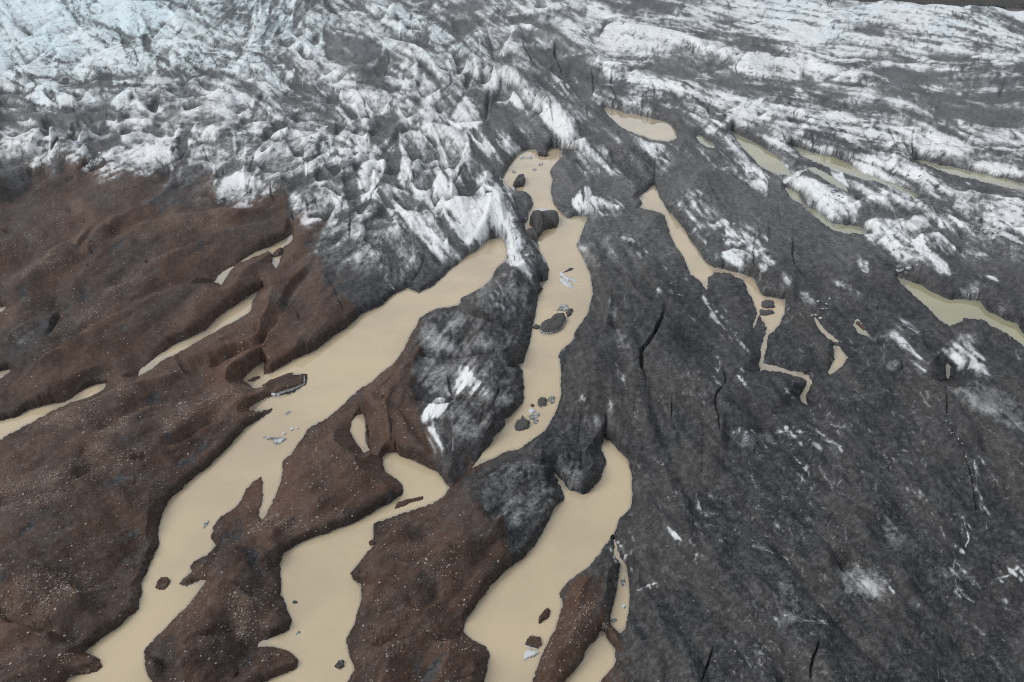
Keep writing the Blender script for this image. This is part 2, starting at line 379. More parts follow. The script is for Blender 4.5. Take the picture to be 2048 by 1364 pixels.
# pale scratches / fracture lines : tile width whiteness pts
SCRATCH = """
c 2.5 6 170,470 240,560 300,640 330,690
c 2.5 6 330,640 400,720 490,800
c 2 5 100,570 130,600
c 2 5 240,760 270,860 220,930 250,960
c 2 4 560,960 600,1020
c 2 6 300,1250 420,1262 520,1260 640,1235 760,1250 860,1240
c 2 5 400,1300 500,1320 600,1310 700,1330 800,1290
c 3.5 8 860,1280 920,1305 980,1330
c 2 5 650,1010 720,990 700,1000
c 2.5 6 780,1170 830,1220 860,1260
c 2.5 5 1440,1010 1470,1070 1500,1100
c 1.5 4 40,880 120,960 180,1100
c 2 5 400,900 410,970 460,1000
c 2 6 920,1200 980,1220
c 2 5 800,1100 790,1180
c 2 7 400,1310 340,1340
c 2 5 640,1340 700,1345
f 2.2 5 1380,230 1440,300 1500,370 1560,460 1590,540 1650,640
f 3 6 1650,620 1640,740 1670,840 1760,910
f 3 6 1755,60 1770,160 1785,300 1830,470
f 2 6 700,40 740,110 740,240
f 2 6 790,60 780,150 830,210
f 2 5 840,40 860,130 930,230
f 3 6 130,270 160,380 150,450
f 2 5 160,450 240,455 280,540
f 1.6 5 180,370 280,390 380,400
f 1.6 5 230,280 310,310 380,350
f 2.4 6 90,540 130,620 80,700
f 2.4 6 460,570 600,620 660,650 690,720
f 1.6 5 700,430 800,490
f 2.4 7 600,980 680,990 760,1010 900,1030
f 2 5 430,50 480,240
f 2 5 1110,290 1180,330
f 2 5 1430,840 1440,940
f 3 6 1690,720 1790,820
f 3 6 1860,780 1960,740 2048,720
f 2.5 6 1890,930 2048,960
f 2 6 0,260 80,265
f 3 7 0,490 40,540
f 2 6 1540,1300 1560,1364
f 2 5 1700,1020 1820,1090
f 1.6 5 330,1180 420,1230 460,1260
f 1.6 4 120,480 300,560
f 1.6 5 440,340 560,390 620,470
f 1.6 5 490,500 580,520 600,450
f 2 5 480,10 520,80
f 2 5 1260,770 1290,830
f 3 7 1700,440 1720,530 1690,600
f 1.5 4 1080,600 1060,830
e 2 6 1830,30 1900,100
e 2 5 1620,1060 1560,1040 1600,1020
e 1.6 4 1700,390 2048,260
e 3 8 1960,500 1990,560
e 5 6 1660,570 1720,600 1680,630
e 3 5 1760,830 1900,780
b 1.6 7 200,230 260,310 350,430
b 2 8 1130,90 1160,160 1160,240
b 1.6 6 1700,100 1780,160 1930,290
b 1.6 6 1940,200 2020,290 2048,330
b 2 6 1880,420 1990,440 2048,430
b 2 7 1950,370 1990,355
b 1.6 4 1690,370 1680,480
b 1.6 5 1600,780 1660,900 1690,980
b 1.6 5 1380,1075 1450,1045
b 1.6 5 1880,1060 1920,1000
b 2.4 6 1780,1020 1760,1130
b 2 7 1070,390 1110,380
b 1.4 6 970,380 1100,390
G 1.5 6 580,860 650,850 760,870
G 2 7 880,860 960,890 1030,960
C 1.5 7 260,160 440,290 690,440
B 1.5 7 1250,320 1420,380 1560,480
C 1.6 2 0,560 240,660 560,920
C 1.6 8 0,600 160,720 300,800
C 1.5 8 60,520 230,610 430,780
B 1.5 8 1600,390 1740,480 1850,560
D 1.6 9 760,520 900,610 1200,700 1400,740
D 1.6 9 0,790 180,860 420,1024
D 1.5 8 0,330 240,450 640,560
H 1.5 8 360,0 520,90 700,220
H 1.5 8 620,600 500,500 400,360
H 1.8 9 800,520 1000,560 1280,660 1640,790
H 1.5 8 940,330 1180,430 1560,570 1700,660
H 1.5 8 740,280 960,380 1140,470
"""
# open cracks, trenches and pits : tile width depth pts
CRACK = """
b 4 20 1920,490 1900,580 1830,700 1780,770 1790,870 1820,880
b 2 6 1800,880 1810,990
b 2 7 510,200 490,280 430,370
b 2 6 580,790 700,810 780,770
b 3.5 11 650,880 660,980 690,1040
b 2.5 10 960,960 900,1090
b 1.6 5 860,1100 830,1200 840,1230
b 1.4 4 920,1110 880,1200
b 1 3 640,560 610,740
b 5 15 730,520 850,560 980,600 1100,700
b 5 13 450,770 560,790 740,795 900,790 1060,850
b 5 14 440,1050 660,1050 780,1045 900,1090 940,1140
b 1.6 5 310,1130 320,1260 330,1364
b 2.5 9 140,1000 160,1150 200,1364
b 1.6 5 0,430 40,540
b 3 9 1580,1110 1570,1240
b 2 7 1960,1020 1960,1170
b 1.5 5 1740,1060 1750,1170
c 3 11 620,60 690,100 690,220 760,300
c 3.5 12 290,870 300,950 250,1030 260,1120 270,1230
c 3.5 9 1330,830 1340,870
c 2.5 9 1590,960 1600,1150
c 2.2 8 1600,1180 1700,1330
c 2 6 1720,960 1830,1010
c 2 6 1440,660 1480,740 1570,810
c 1.5 5 170,1180 170,1364
c 2.5 10 480,60 470,180 480,330
c 2.5 9 680,230 770,330
c 3 12 1190,520.1 1200,500
f 1.8 6 90,270 120,440 90,540
f 1.8 7 920,370 880,470
f 1.2 4 440,220 390,400
f 3 10 1690,0 1720,100 1760,300 1770,370
f 3.5 16 850,1130 810,1250 800,1340
f 3 12 230,1160 160,1364
f 1 3 740,820 770,1000
f 1 4 370,20 400,200
f 1.2 4 1420,400 1430,720
f 1.8 6 1640,740 1680,850 1770,920
f 1.2 4 170,0 160,200
f 1.2 4 600,340 800,410 1000,500
f 1.2 4 1200,620 1500,800 1700,900
f 1.2 4 1500,100 1600,240 1750,400
f 1.2 4 1110,290 1040,430
f 1.4 4 1800,820 2048,1050
f 1.2 3 200,900 0,1000
f 1.2 3 1000,1040 1300,1180 1500,1300
f 1.2 4 0,1130 200,1080 420,1010
f 1 3 960,560 920,700 940,780
e 1.5 4 1560,750 1650,765
e 1.5 4 1000,580 1050,520
e 1.4 4 700,1350 860,1290
e 1.4 4 270,1140 480,1080
e 1.6 5 1900,380 1800,480
e 3 9 1240,60 1250,110
a 5 16 960,1290 1040,1270 1160,1190 1280,1150
a 9 30 1060,800 1100,850 1160,870
a 8 24 1150,850 1300,790 1500,690 1620,520
a 6 20 1640,520 1720,380 1760,330 1830,260
a 6 18 1700,0 1690,90
a 6 14 360,520 310,600 280,660
a 3 6 430,490 370,520
a 1.2 4 1890,280 1940,370 2010,540
a 1.2 4 1700,200 1790,250
a 3 8 860,230 866,250
a 3 6 530,170 540,190
a 3 6 510,270 525,260
a 3 8 20,60 60,70
a 2 6 1740,530 1750,580
a 2 6 1660,460 1670,440
a 6 14 420,1000 460,950 600,900
d 4.5 14 430,150 520,110
d 4.5 14 770,50 850,35
d 3 10 1375,1330 1400,1290
E 1.5 5 740,460 860,520 900,520 1100,470 1160,460
E 5 9 520,420 600,400
E 2 7 60,370 200,340
A 2 8 470,480 530,510
A 2 6 20,90 80,150
A 2 6 130,20 180,80
A 2 7 640,60 780,130
A 1.6 6 700,330 560,330 640,380 760,415
A 2 8 720,530 850,540 900,580
A 2.5 8 960,240 980,330 1010,420 1080,470
A 2 8 1100,820 1300,740 1560,650 1740,560
A 2.5 8 1560,280 1620,400 1680,420 1760,330
A 2 7 1740,200 1880,320 1890,370
A 2.5 8 1680,430 1740,520 1850,540
A 3 9 1280,350 1400,290 1480,200
A 2.5 8 1950,380 2048,370
A 2 7 200,590 260,660 380,650 480,640
A 2 8 600,840 590,920
A 2 7 1830,190 1920,300
A 2 7 1060,0 1090,60 1050,140 960,150
A 3 9 680,920 740,960 700,1010
B 3 12 1050,400 1060,500 1020,640
B 3 10 1770,290 1790,400
B 3 11 1850,250 1880,370 1905,500
B 3 12 1860,760 1850,900 1830,990
B 3.5 12 1180,620.5 1180,640
B 3 10 850,760 880,880 940,980
B 2.5 9 1170,840 1270,960 1290,1010
B 3 10 1540,560 1560,660 1480,730
B 2.5 8 1620,830 1590,740
B 3 10 280,960 340,900 430,890 560,880
B 2.5 8 40,860 110,960
B 2.5 8 900,200 950,270
B 2.5 8 1300,240 1320,310
B 2 8 350,90 480,170 560,210
B 2.5 9 1290,480 1410,600 1500,740
C 3.5 15 60,250 130,430 210,570
C 3.5 15 345,320 350,430 400,560 430,690
C 3 12 360,560 430,690 510,780
C 3 12 635,560 650,690 640,760
C 2.5 9 800,560 800,690 860,850
C 2.5 9 1110,640 1140,700 1140,760
C 2.5 8 1050,760 1030,930
C 2.5 8 1220,680 1320,760 1390,880
C 2 8 870,290 830,340
C 2.5 9 880,260 980,270 1000,240
C 2.5 9 1360,340 1450,350 1450,420
C 2.5 9 1870,420 1790,530 1850,640
C 2.5 8 1440,460 1520,600
C 3 10 760,170 690,300
C 2.5 8 260,700 310,820 340,1024
C 2.5 8 600,830 610,920
C 3 10 1590,800 1580,900 1750,1024
D 2.5 8 270,500 270,580 330,610
D 2.5 8 540,170 520,240
D 2 8 980,110 960,150
D 2.5 9 1140,300 1150,330
D 2.5 9 1760,460 1800,540
D 2 7 580,760 640,850
D 2 7 520,760 430,830
D 2 7 740,760 700,840
D 2 8 0,740 90,680 140,630
D 2.5 9 2000,540 1960,590
D 3 10 1900,650 1840,800
D 2 8 1930,280 1910,320
D 2 7 580,910 700,1010
H 3.5 12 1165,0 1160,130 1165,255
H 2.5 9 960,0 1000,80 1050,180
H 2.5 9 1080,70 1160,240
H 2 8 740,0 820,100 830,200
H 3 10 340,0 360,100 355,180
H 2.5 9 110,0 150,110
H 2.5 9 260,460 260,540
H 2.5 9 640,650 660,730
H 3.5 13 960,620 1050,740 1080,830
H 3 11 1390,430 1350,470 1280,420
H 3 12 1710,680 1710,760
H 3.5 12 1540,840 1560,900
H 3 12 1520,960 1560,1000
H 2.5 8 400,370 560,470
H 2 8 200,740 190,1024
H 2 8 80,590 100,820
H 2.5 8 120,410 130,460
H 2 6 0,430 300,680 560,840 920,980
G 3 11 1145,250 1145,440
G 3.5 12 570,450 580,560 610,690
G 2 7 1170,440 1040,530
G 2 6 1340,280 1380,300
G 2.5 8 960,860 1010,930 1090,1020
G 2 8 1230,640 1310,560 1410,500
G 3 10 1600,230 1640,260
G 2 7 1960,760 1990,840 1940,900
G 2 8 500,690 560,700
F 2.5 10 110,420 120,520 160,590
F 3 12 940,420 1040,280 1090,230
F 3 12 910,620 940,500 1060,400
F 3 12 1540,470 1600,400 1660,310
F 2.5 10 580,520 680,580 690,660
F 2.5 9 620,640 640,720
F 3 10 760,660 750,880
F 2.5 10 470,120 560,100 600,230
F 2.5 9 380,180 380,300
F 2.5 9 890,60 890,130
F 2.5 9 1430,460 1390,600
F 2.5 10 700,450 540,520 330,690
F 2.5 8 1810,420 1830,480
F 2 7 1240,880 1245,1000
F 3 11 290,640 300,800 210,900
F 2.5 9 1310,650 1340,700
F 2 8 1180,820 1280,860
E 2.5 9 600,0 590,80
E 2.5 9 230,110 360,160 320,230
E 2.5 9 1620,160 1660,240 1720,320
E 2.5 8 1220,210 1340,340
E 3 11 1440,250 1480,200
E 3 9 1790,390 1780,300
E 2.5 9 1890,250 1960,350
E 2.5 9 1990,350 2040,200
"""
# crest lines (tile height pts) : apparent height in survey pixels above the water
CREST = """
a 32 1060,780 1200,690 1400,560 1560,460 1610,460
a 40 100,900 300,750 600,560 840,410 1000,330 1100,310 1200,320 1240,360
a 30 1300,330 1400,250 1550,190 1590,200
E 30 1380,380 1200,560 1080,620 880,740 750,850 640,1020
a 26 0,660 60,640 200,540 330,500
E 24 660,400 860,320 1180,360
E 45 170,560 270,450 400,345 660,210 700,160
E 2 0,520 150,480 290,400
a 28 0,390 160,330 400,150 540,60
a 24 700,420 900,260 1300,60 1650,0
E 26 900,900 1300,720 1700,640 2048,640
d 33 1300,580 1450,560 1600,560
d 38 1020,1200 1080,1080 1350,1060
d 40 1200,800 1350,760 1500,900
d 50 0,700 300,700 500,850
d 42 0,1000 300,1050
d 40 0,300 400,250 800,200
d 34 0,100 500,40
a 30 400,1280 700,1180 900,1060 1200,1030
a 30 300,1120 600,1010 800,960 1050,860
a 30 1300,900 1450,760 1540,680
a 34 1700,700 1800,560 1900,420 1990,330
e 42 300,700 600,600 900,480 1000,330
e 38 200,1150 500,1080 850,1180
e 30 450,950 600,880
P 42 600,1000 650,960 740,950 790,965
P 36 660,900 690,870 740,930
e 36 1290,60 1400,30 1540,70
e 44 720,260 900,150 1100,60 1240,70
e 20 1550,620 1450,800 1350,1050 1250,1300
b 45 540,600 700,560 850,620 1050,720
b 40 740,800 900,790 1040,870
b 40 520,1070 660,1055 850,1070 950,1150
b 38 800,450 900,350 1050,250 1150,170
b 26 480,680 380,900 220,1090
b 32 150,1010 330,1120 560,1330
b 45 1480,180 1560,400 1560,700 1460,900 1440,1150
b 66 1700,300 1900,450 2000,640
b 40 1150,1330 1350,1270 1560,1270
c 80 100,800 250,1000 300,1300
c 70 600,800 800,700
c 75 500,1300 900,1100 1300,1000
c 70 1170,700 1280,650 1400,680
c 70 1560,790 1640,740 1760,780
c 60 1640,400 1800,560
f 85 300,300 700,500 1000,700
f 90 1000,200 1500,500 1900,800
f 85 100,900 500,1100 1000,1200 1700,1150
f 80 1900,300 2048,500
G 46 420,230 560,110 620,100 860,130 1130,250
G 26 640,560 800,600 950,690
G 42 1250,640 1400,490 1560,310 1720,360
G 28 700,860 1000,880 1160,710
P 55 912,100 1024,150 1100,212 1165,235
C 40 800,180 1200,220 1480,300 1860,410 2048,400
C 40 0,230 130,190 330,260 480,300 700,440 900,510 1120,600 1380,690 1590,800
C 5 130,430 220,580 420,690 540,790
D 26 0,330 300,440 640,580 1200,700
D 26 0,760 200,870 440,1024
D 20 1440,580 1800,590 2048,600
D 16 0,230 500,240 900,330 1300,360 1800,380 2048,420
D 16 200,130 800,160 1400,190 2048,210
H 22 640,500 900,520 1300,660 1660,790
H 24 280,450 460,540 640,640
H 26 1360,440 1700,540 1980,545
A 24 60,165 240,60 400,75 520,150
A 20 330,250 400,190 520,155 640,205
A 22 140,410 290,330 430,360
A 18 540,330 760,310 960,300
A 24 960,230 1130,150 1320,60 1400,110
A 26 1400,150 1520,50 1600,130 1780,190 1880,300
A 22 1200,480 1340,430 1620,420 1700,480
A 22 890,610 960,560 1140,510 1330,520
A 26 1480,690 1760,550 1960,555
B 26 0,130 290,80 420,160 560,210 690,280 860,290 1000,290
B 28 880,60 1080,90 1270,180 1440,200
B 30 1250,310 1420,370 1560,470 1600,390 1760,480 1880,540 2048,600
B 16 1170,0 1420,100 1640,330
"""
# digit map of dirt (0) .. clean ice (9), 32 survey pixels per cell, rows from the top
GRID = """
8899989978877666 7655676886554467 6765676656777788 8898888899999999
9999888889977766 6774566788664455 5445657888876556 7788767889888888
9899888786878876 6786545777555467 4334568899887756 6576668776677667
9998889887777776 7787453356775467 4244446678877689 6888765787656788
8898886888877666 8767653346876643 4334556554456677 8787655446665588
7675764899765666 8654676788886676 5435456676543447 7656544434543444
5788876866667777 4345578897766676 6543367787676777 6665654453354554
4222223474566678 7657445547667732 4476566665665677 5778766665343333
7775654767646667 6776566446776555 4345523333445557 6655666668776554
6446753776457777 6766656566678446 5114354446545546 6547756776888788
1243267888437743 6656567667775544 1123334454333576 4333455444344655
0001111111232387 5324557746686564 3112322333332346 3564555566766444
0001001001212387 3564547545577674 3114755433543223 2366556656555788
0011000000100000 0135443365578854 6312223202554222 1136644675566477
0000000000000000 0013355676868876 7411234432244763 1112256676554568
0000000000000000 0113446776457515 8611333343136676 2322344467644334
"""
BROWN = """-520,300 -300,330 0,392 40,390 66,366 100,345 165,352 218,330 295,342 342,340 350,375 425,362 430,405 512,398 535,406 580,411 587,431 610,441 652,441 672,443 650,471 632,506 650,457 619,532 650,536 687,625 720,640 800,640 845,628 835,679 828,713 838,782 818,816 835,850 865,901 879,932 893,963 960,929 1029,901 982,936 910,987 927,1028 1002,1069 1016,1103 1010,1140 980,1180 1000,1250 1080,1200 1156,1151 1187,1171 1194,1223 1221,1253 1245,1270 1241,1364 1250,1640 -520,1640"""
# slate-grey dust inside the brown debris : tile strength pts
SLATE = """
E 0.7 640,500 900,540 1060,500 1000,620 860,660 700,640
E 0.7 760,940 1100,880 1240,860 1300,1000 760,1024
E 0.6 1340,420 1480,310 1690,320 1740,480 1500,560 1300,620 1200,560
a 0.9 0,660 220,600 300,520 330,640 200,760 0,880
a 0.6 520,160 760,120 960,160 880,260 640,240
a 0.6 1240,100 1500,0 1700,20 1600,140 1300,240
a 0.5 1850,60 1990,30 2048,300 1990,520 1900,300
d 0.5 860,1180 960,1080 1040,1100 1000,1364 880,1364
e 0.5 640,200 900,350 1000,560 700,480 600,380
e 0.7 1500,780 1640,760 1640,980 1530,960
d 0.4 0,400 200,350 500,420 300,560 0,560
"""
# pale gravel bands : tile half-width density pts
GRAVEL = """
a 9 1.0 1060,1100 1240,1050 1400,1000 1560,990
a 12 0.8 960,1180 1150,1120 1350,1050
a 9 0.8 500,1180 620,1020 780,960
a 14 0.8 200,1200 420,1130 600,1030
a 12 0.9 560,1320 640,1230 760,1150
a 8 0.7 0,380 160,290 300,220 420,190
a 8 0.7 620,420 760,350 820,330
a 10 0.6 230,760 420,600 600,520
a 9 0.9 1780,660 1830,720 1800,800
a 7 1.0 1500,470 1600,410
a 9 0.5 560,600 560,540 720,400
d 12 0.8 0,930 240,880 560,780
d 12 0.6 0,350 260,280 400,230
d 14 0.9 1380,920 1470,1000 1420,1060
d 8 1.0 1480,480 1600,400 1700,470 1850,460 2000,430
d 12 0.8 0,250 400,150 800,20
d 8 0.9 930,790 990,770
d 10 0.9 400,1290 540,1250
d 12 0.5 1500,900 1550,1000
d 10 0.7 100,800 300,760 500,740
E 10 0.8 360,700 520,640 640,620
E 9 0.9 800,400 880,450
E 12 0.7 1400,740 1500,720 1720,690
E 8 0.7 1130,850 1280,760 1400,660
E 8 0.6 560,930 640,850
E 14 0.5 60,920 300,860
e 8 0.6 300,420 400,400
e 10 0.5 1300,950 1250,1100 1200,1250
e 14 0.4 500,700 700,650
e 12 0.5 1480,900 1400,1150
"""
# direction of the foliation : u v angle (degrees, image, clockwise from right)
FLOW = """0,50,35 250,60,32 450,110,20 100,230,12 350,220,8 300,300,-22 100,350,-28 520,40,-55 700,60,40 600,180,42 800,120,35 760,250,38 600,330,-35 640,420,-38 850,330,58 900,440,45 960,180,48 1060,90,25 1070,230,50 1250,60,14 1350,170,12 1500,60,10 1600,200,16 1800,60,8 1980,120,10 1700,330,24 1950,330,14 1900,450,30 1750,480,34 1500,350,34 1250,320,42 1300,450,40 1120,350,60 1050,450,65 960,560,60 900,650,-50 900,720,-52 980,760,-55 900,800,-50 860,880,62 960,880,-50 1200,550,62 1250,750,78 1300,950,70 1400,650,48 1550,620,50 1700,700,46 1900,700,38 1500,900,42 1750,950,48 1950,950,55 1400,1150,45 1700,1200,46 1950,1200,42 1300,1300,60 100,480,-32 350,450,-35 200,700,-32 450,700,-36 600,620,-42 100,950,-28 300,900,-32 150,1200,-24 500,1200,-50 800,1150,-40 700,950,-30 1000,1000,-35 1100,1250,-55"""
import bpy, math, random
import numpy as np
rng = np.random.default_rng(11)
# ------------------------------------------------------------------ survey camera
HCAM, F = 60.0, 1384.0
PITCH = math.radians(28.2)
FWD = np.array([0, math.cos(PITCH), -math.sin(PITCH)])
RGT = np.array([1.0, 0, 0])
UPV = np.array([0, math.sin(PITCH), math.cos(PITCH)])
CAM = np.array([0, 0, HCAM])
S = 1.6
U0, U1, V0, V1 = -520.0, 2568.0, -45.0, 1620.0
NU = int((U1-U0)/S)+1
NV = int((V1-V0)/S)+1
uu = U0+S*np.arange(NU)
vv = V0+S*np.arange(NV)
UG, VG = np.meshgrid(uu, vv)
def ray(u, v):
    return (FWD[None]*F + RGT[None]*(np.asarray(u)-1024)[..., None].reshape(-1, 1)
            - UPV[None]*(np.asarray(v)-682)[..., None].reshape(-1, 1)).reshape(np.shape(u)+(3,))/F
# valley floor: level near the streams, climbing gently towards the ice fall far away
def base_t(u, v):
    """depth along the camera axis of the base surface"""
    r = ray(u, v)
    x = np.clip(260.0-v, 0, None)
    vc = np.maximum(v, 260.0)
    rz = FWD[2]-UPV[2]*(vc-682)/F
    t0 = HCAM/(-rz)
    s = np.clip((u-300)/1500.0, 0, 1); s = s*s*(3-2*s)
    g1 = 0.92+0.72*s
    g0 = 0.86
    return t0*np.exp(g0*x/260+(g1-g0)*(x/260)**2)
TB = base_t(UG, VG)
PB = CAM[None, None]+ray(UG, VG)*TB[..., None]
def project(P):
    d = P-CAM
    z = d@FWD
    return 1024+F*(d@RGT)/z, 682-F*(d@UPV)/z
_q = PB.copy(); _q[..., 2] += 1
_a, _b = project(_q)
PPM = np.hypot(_a-UG, _b-VG)          # survey pixels per metre of height
del _q, _a, _b
NAD = (1024.0, 682+F/math.tan(PITCH))
def liftdir(u, v):
    dx, dy = u-NAD[0], v-NAD[1]
    n = np.hypot(dx, dy)
    return dx/n, dy/n
# ------------------------------------------------------------------ raster tools
def smooth(x, a, b):
    t = np.clip((x-a)/(b-a), 0, 1)
    return t*t*(3-2*t)
def blur(a, s):
    """gaussian-like: three box passes"""
    if s < 0.3: return a.copy()
    r = max(1, int(round(math.sqrt(s*s*12/3+1)/2-0.5)))
    for _ in range(3):
        for ax in (0, 1):
            p = np.pad(a, [(r+1, r) if i == ax else (0, 0) for i in (0, 1)], mode='edge')
            c = np.cumsum(p, axis=ax, dtype=np.float64)
            n = a.shape[ax]
            if ax == 0: a = ((c[2*r+1:2*r+1+n]-c[:n])/(2*r+1)).astype(np.float32)
            else: a = ((c[:, 2*r+1:2*r+1+n]-c[:, :n])/(2*r+1)).astype(np.float32)
    return a
def noise(s, shape=None):
    shape = shape or UG.shape
    k = max(1, int(s/2.5))
    sh = (shape[0]//k+4, shape[1]//k+4)
    n = blur(rng.standard_normal(sh).astype(np.float32), s/k)
    n = (n-n.mean())/n.std()
    return upsample(n, shape, k)
def upsample(n, shape, k):
    if k == 1: return n[:shape[0], :shape[1]]
    y = np.arange(shape[0])/k+1; x = np.arange(shape[1])/k+1
    y0 = y.astype(int); x0 = x.astype(int)
    fy = (y-y0).astype(np.float32)[:, None]; fx = (x-x0).astype(np.float32)[None]
    fy = fy*fy*(3-2*fy); fx = fx*fx*(3-2*fx)
    r0 = n[y0]*(1-fy)+n[y0+1]*fy
    return r0[:, x0]*(1-fx)+r0[:, x0+1]*fx
def lut(a, u, v):
    """bilinear lookup of a raster at survey coordinates"""
    x = np.clip((np.asarray(u)-U0)/S, 0, NU-1.001); y = np.clip((np.asarray(v)-V0)/S, 0, NV-1.001)
    x0 = x.astype(int); y0 = y.astype(int); fx = x-x0; fy = y-y0
    return (a[y0, x0]*(1-fx)+a[y0, x0+1]*fx)*(1-fy)+(a[y0+1, x0]*(1-fx)+a[y0+1, x0+1]*fx)*fy
def fill(pts, pad=0):
    """bool mask of a polygon + its bbox slices"""
    P = np.array(pts)
    i0 = max(0, int((P[:, 1].min()-V0)/S)-pad); i1 = min(NV, int((P[:, 1].max()-V0)/S)+2+pad)
    j0 = max(0, int((P[:, 0].min()-U0)/S)-pad); j1 = min(NU, int((P[:, 0].max()-U0)/S)+2+pad)
    if i1 <= i0 or j1 <= j0: return None
    x = uu[j0:j1][None]; y = vv[i0:i1][:, None]
    m = np.zeros((i1-i0, j1-j0), bool)
    for (xa, ya), (xb, yb) in zip(pts, list(pts[1:])+[pts[0]]):
        if ya == yb: continue
        c = (ya > y) != (yb > y)
        xi = xa+(y-ya)*(xb-xa)/(yb-ya)
        m ^= c & (x < xi)
    return (slice(i0, i1), slice(j0, j1)), m
def dens(pts, step=1.2, closed=False):
    P = list(pts)+([pts[0]] if closed else [])
    out = []
    for (a, b), (c, d) in zip(P[:-1], P[1:]):
        n = max(1, int(math.hypot(c-a, d-b)/step))
        for k in range(n): out.append((a+(c-a)*k/n, b+(d-b)*k/n))
    out.append(P[-1])
    return np.array(out)
def curve(pts, step=1.2):
    """Catmull-Rom through the points"""
    P = [np.array(p) for p in pts]
    if len(P) < 3: return dens(pts, step)
    Q = [2*P[0]-P[1]]+P+[2*P[-1]-P[-2]]
    out = []
    for i in range(1, len(Q)-2):
        a, b, c, d = Q[i-1:i+3]
        n = max(2, int(np.hypot(*(c-b))/step))
        for k in range(n):
            t = k/n
            out.append(.5*(2*b+(c-a)*t+(2*a-5*b+4*c-d)*t*t+(3*b-a-3*c+d)*t**3))
    out.append(P[-1])
    return np.array(out)
def roughen(pts, amp, step=4, seed=0):
    """natural raggedness for a closed outline"""
    D = dens(pts, step, True)[:-1]
    n = len(D); r = np.random.default_rng(seed)
    k = r.standard_normal(n)
    f = np.convolve(np.r_[k, k, k], np.ones(3)/3, 'same')[n:2*n]+.6*k
    k2 = np.convolve(np.r_[k, k, k], np.ones(9)/5, 'same')[n:2*n]
    T_ = np.roll(D, -1, 0)-np.roll(D, 1, 0)
    L = np.hypot(T_[:, 0], T_[:, 1])+1e-6
    N = np.c_[-T_[:, 1]/L, T_[:, 0]/L]
    return [tuple(p) for p in D+N*(amp*(f+k2)*.5)[:, None]]
def rows(txt):
    for ln in txt.strip().splitlines():
        yield ln.split()
def rd(tile, pts): return T(tile, ' '.join(pts))
def at_base(u, v, a):
    dx, dy = liftdir(u, v)
    return u-a*dx, v-a*dy
# ------------------------------------------------------------------ water masks
wmask = np.zeros(UG.shape, bool)
WPOLY = []
for i, (nm, gr, txt) in enumerate(WATER):
    p = roughen(T('P', txt), 1.5, 3.2, i)
    WPOLY.append(p)
    sl, m = fill(p)
    wmask[sl] |= m
wsoft = blur(wmask.astype(np.float32), 6/S)
wnear = blur(wmask.astype(np.float32), 24/S)
land_prox = 1-wnear                              # 1 far from water
# ------------------------------------------------------------------ relief solve (apparent survey pixels)
C = np.zeros(UG.shape, np.float32); Wt = np.zeros(UG.shape, np.float32)
def pin(u, v, a, w=1.0):
    bu, bv = at_base(u, v, a)
    j = np.round((bu-U0)/S).astype(int); i = np.round((bv-V0)/S).astype(int)
    ok = (i >= 0) & (i < NV) & (j >= 0) & (j < NU)
    i, j, a = i[ok], j[ok], np.broadcast_to(a, u.shape)[ok]
    k = ~wmask[i, j]
    i, j, a = i[k], j[k], a[k]
    np.add.at(C, (i, j), a*w); np.add.at(Wt, (i, j), w)
far = smooth(VG, 620, 120)
for it in rows(CREST):
    D = curve(rd(it[0], it[2:]))
    n = len(D); a = float(it[1])*(1.3 if it[0] in 'aEdeb' and float(it[1]) > 19 else 1)*np.minimum(1, .45+np.minimum(np.arange(n), np.arange(n)[::-1])/(.22*n+1))
    pin(D[:, 0], D[:, 1], a)
    if it[0] in 'aEdeb' and float(it[1]) >= 20:           # a hollow hides behind each debris crest
        bu, bv = at_base(D[:, 0], D[:, 1], a)
        tx, ty = np.gradient(D[:, 0]), np.gradient(D[:, 1])
        ln = np.hypot(tx, ty)+1e-6; nx, ny = ty/ln, -tx/ln
        sg = np.where(ny > 0, -1, 1); off = 13+.12*a
        bu, bv = bu+nx*sg*off, bv+ny*sg*off
        dx, dy = liftdir(bu, bv); h2 = .42*a
        pin(bu+dx*h2, bv+dy*h2, h2, .8)
FACES = [(float(it[1]), rd(it[0], it[2:])) for it in rows(FACE)]
for w, p in FACES:
    D = dens(p, 1.5, True)
    v0, v1 = D[:, 1].min(), D[:, 1].max()
    if v1 > 560: continue
    if w >= 6:
        k = .40 if v1 > 230 else .30
        pin(D[:, 0], D[:, 1], 7+np.minimum(k*(v1-D[:, 1]), 55), .6)
    elif w <= 3 and (v1-v0) < 110 and v1 < 520:
        pin(D[:, 0], D[:, 1], 5+np.minimum(.18*(v1-D[:, 1]), 14), .5)
# weak anchors where nothing is traced
for k in range(900):
    u = rng.uniform(U0, U1); v = rng.uniform(V0, V1)
    j = int((u-U0)/S); i = int((v-V0)/S)
    if i >= NV or j >= NU or wnear[i, j] > .02: continue
    inside = 0 < u < 2048 and v < 1364
    if inside and v > 520: continue
    if inside and rng.random() < .5: continue
    amp = rng.uniform(3, 30) if v < 520 else rng.uniform(10, 75)
    if Wt[max(0, i-12):i+12, max(0, j-12):j+12].sum() > 0: continue
    pin(np.array([u]), np.array([v]), amp)
edge = wmask & ~((np.roll(wmask, 1, 0) & np.roll(wmask, -1, 0) & np.roll(wmask, 1, 1) & np.roll(wmask, -1, 1)))
C[wmask] = 0; Wt[wmask] = 1
def down(c, w):
    h, k = c.shape
    if h % 2: c = np.vstack([c, c[-1:]*0]); w = np.vstack([w, w[-1:]*0])
    if k % 2: c = np.hstack([c, c[:, -1:]*0]); w = np.hstack([w, w[:, -1:]*0])
    return (c[::2, ::2]+c[1::2, ::2]+c[::2, 1::2]+c[1::2, 1::2],
            w[::2, ::2]+w[1::2, ::2]+w[::2, 1::2]+w[1::2, 1::2])
pyr = [(C, Wt)]
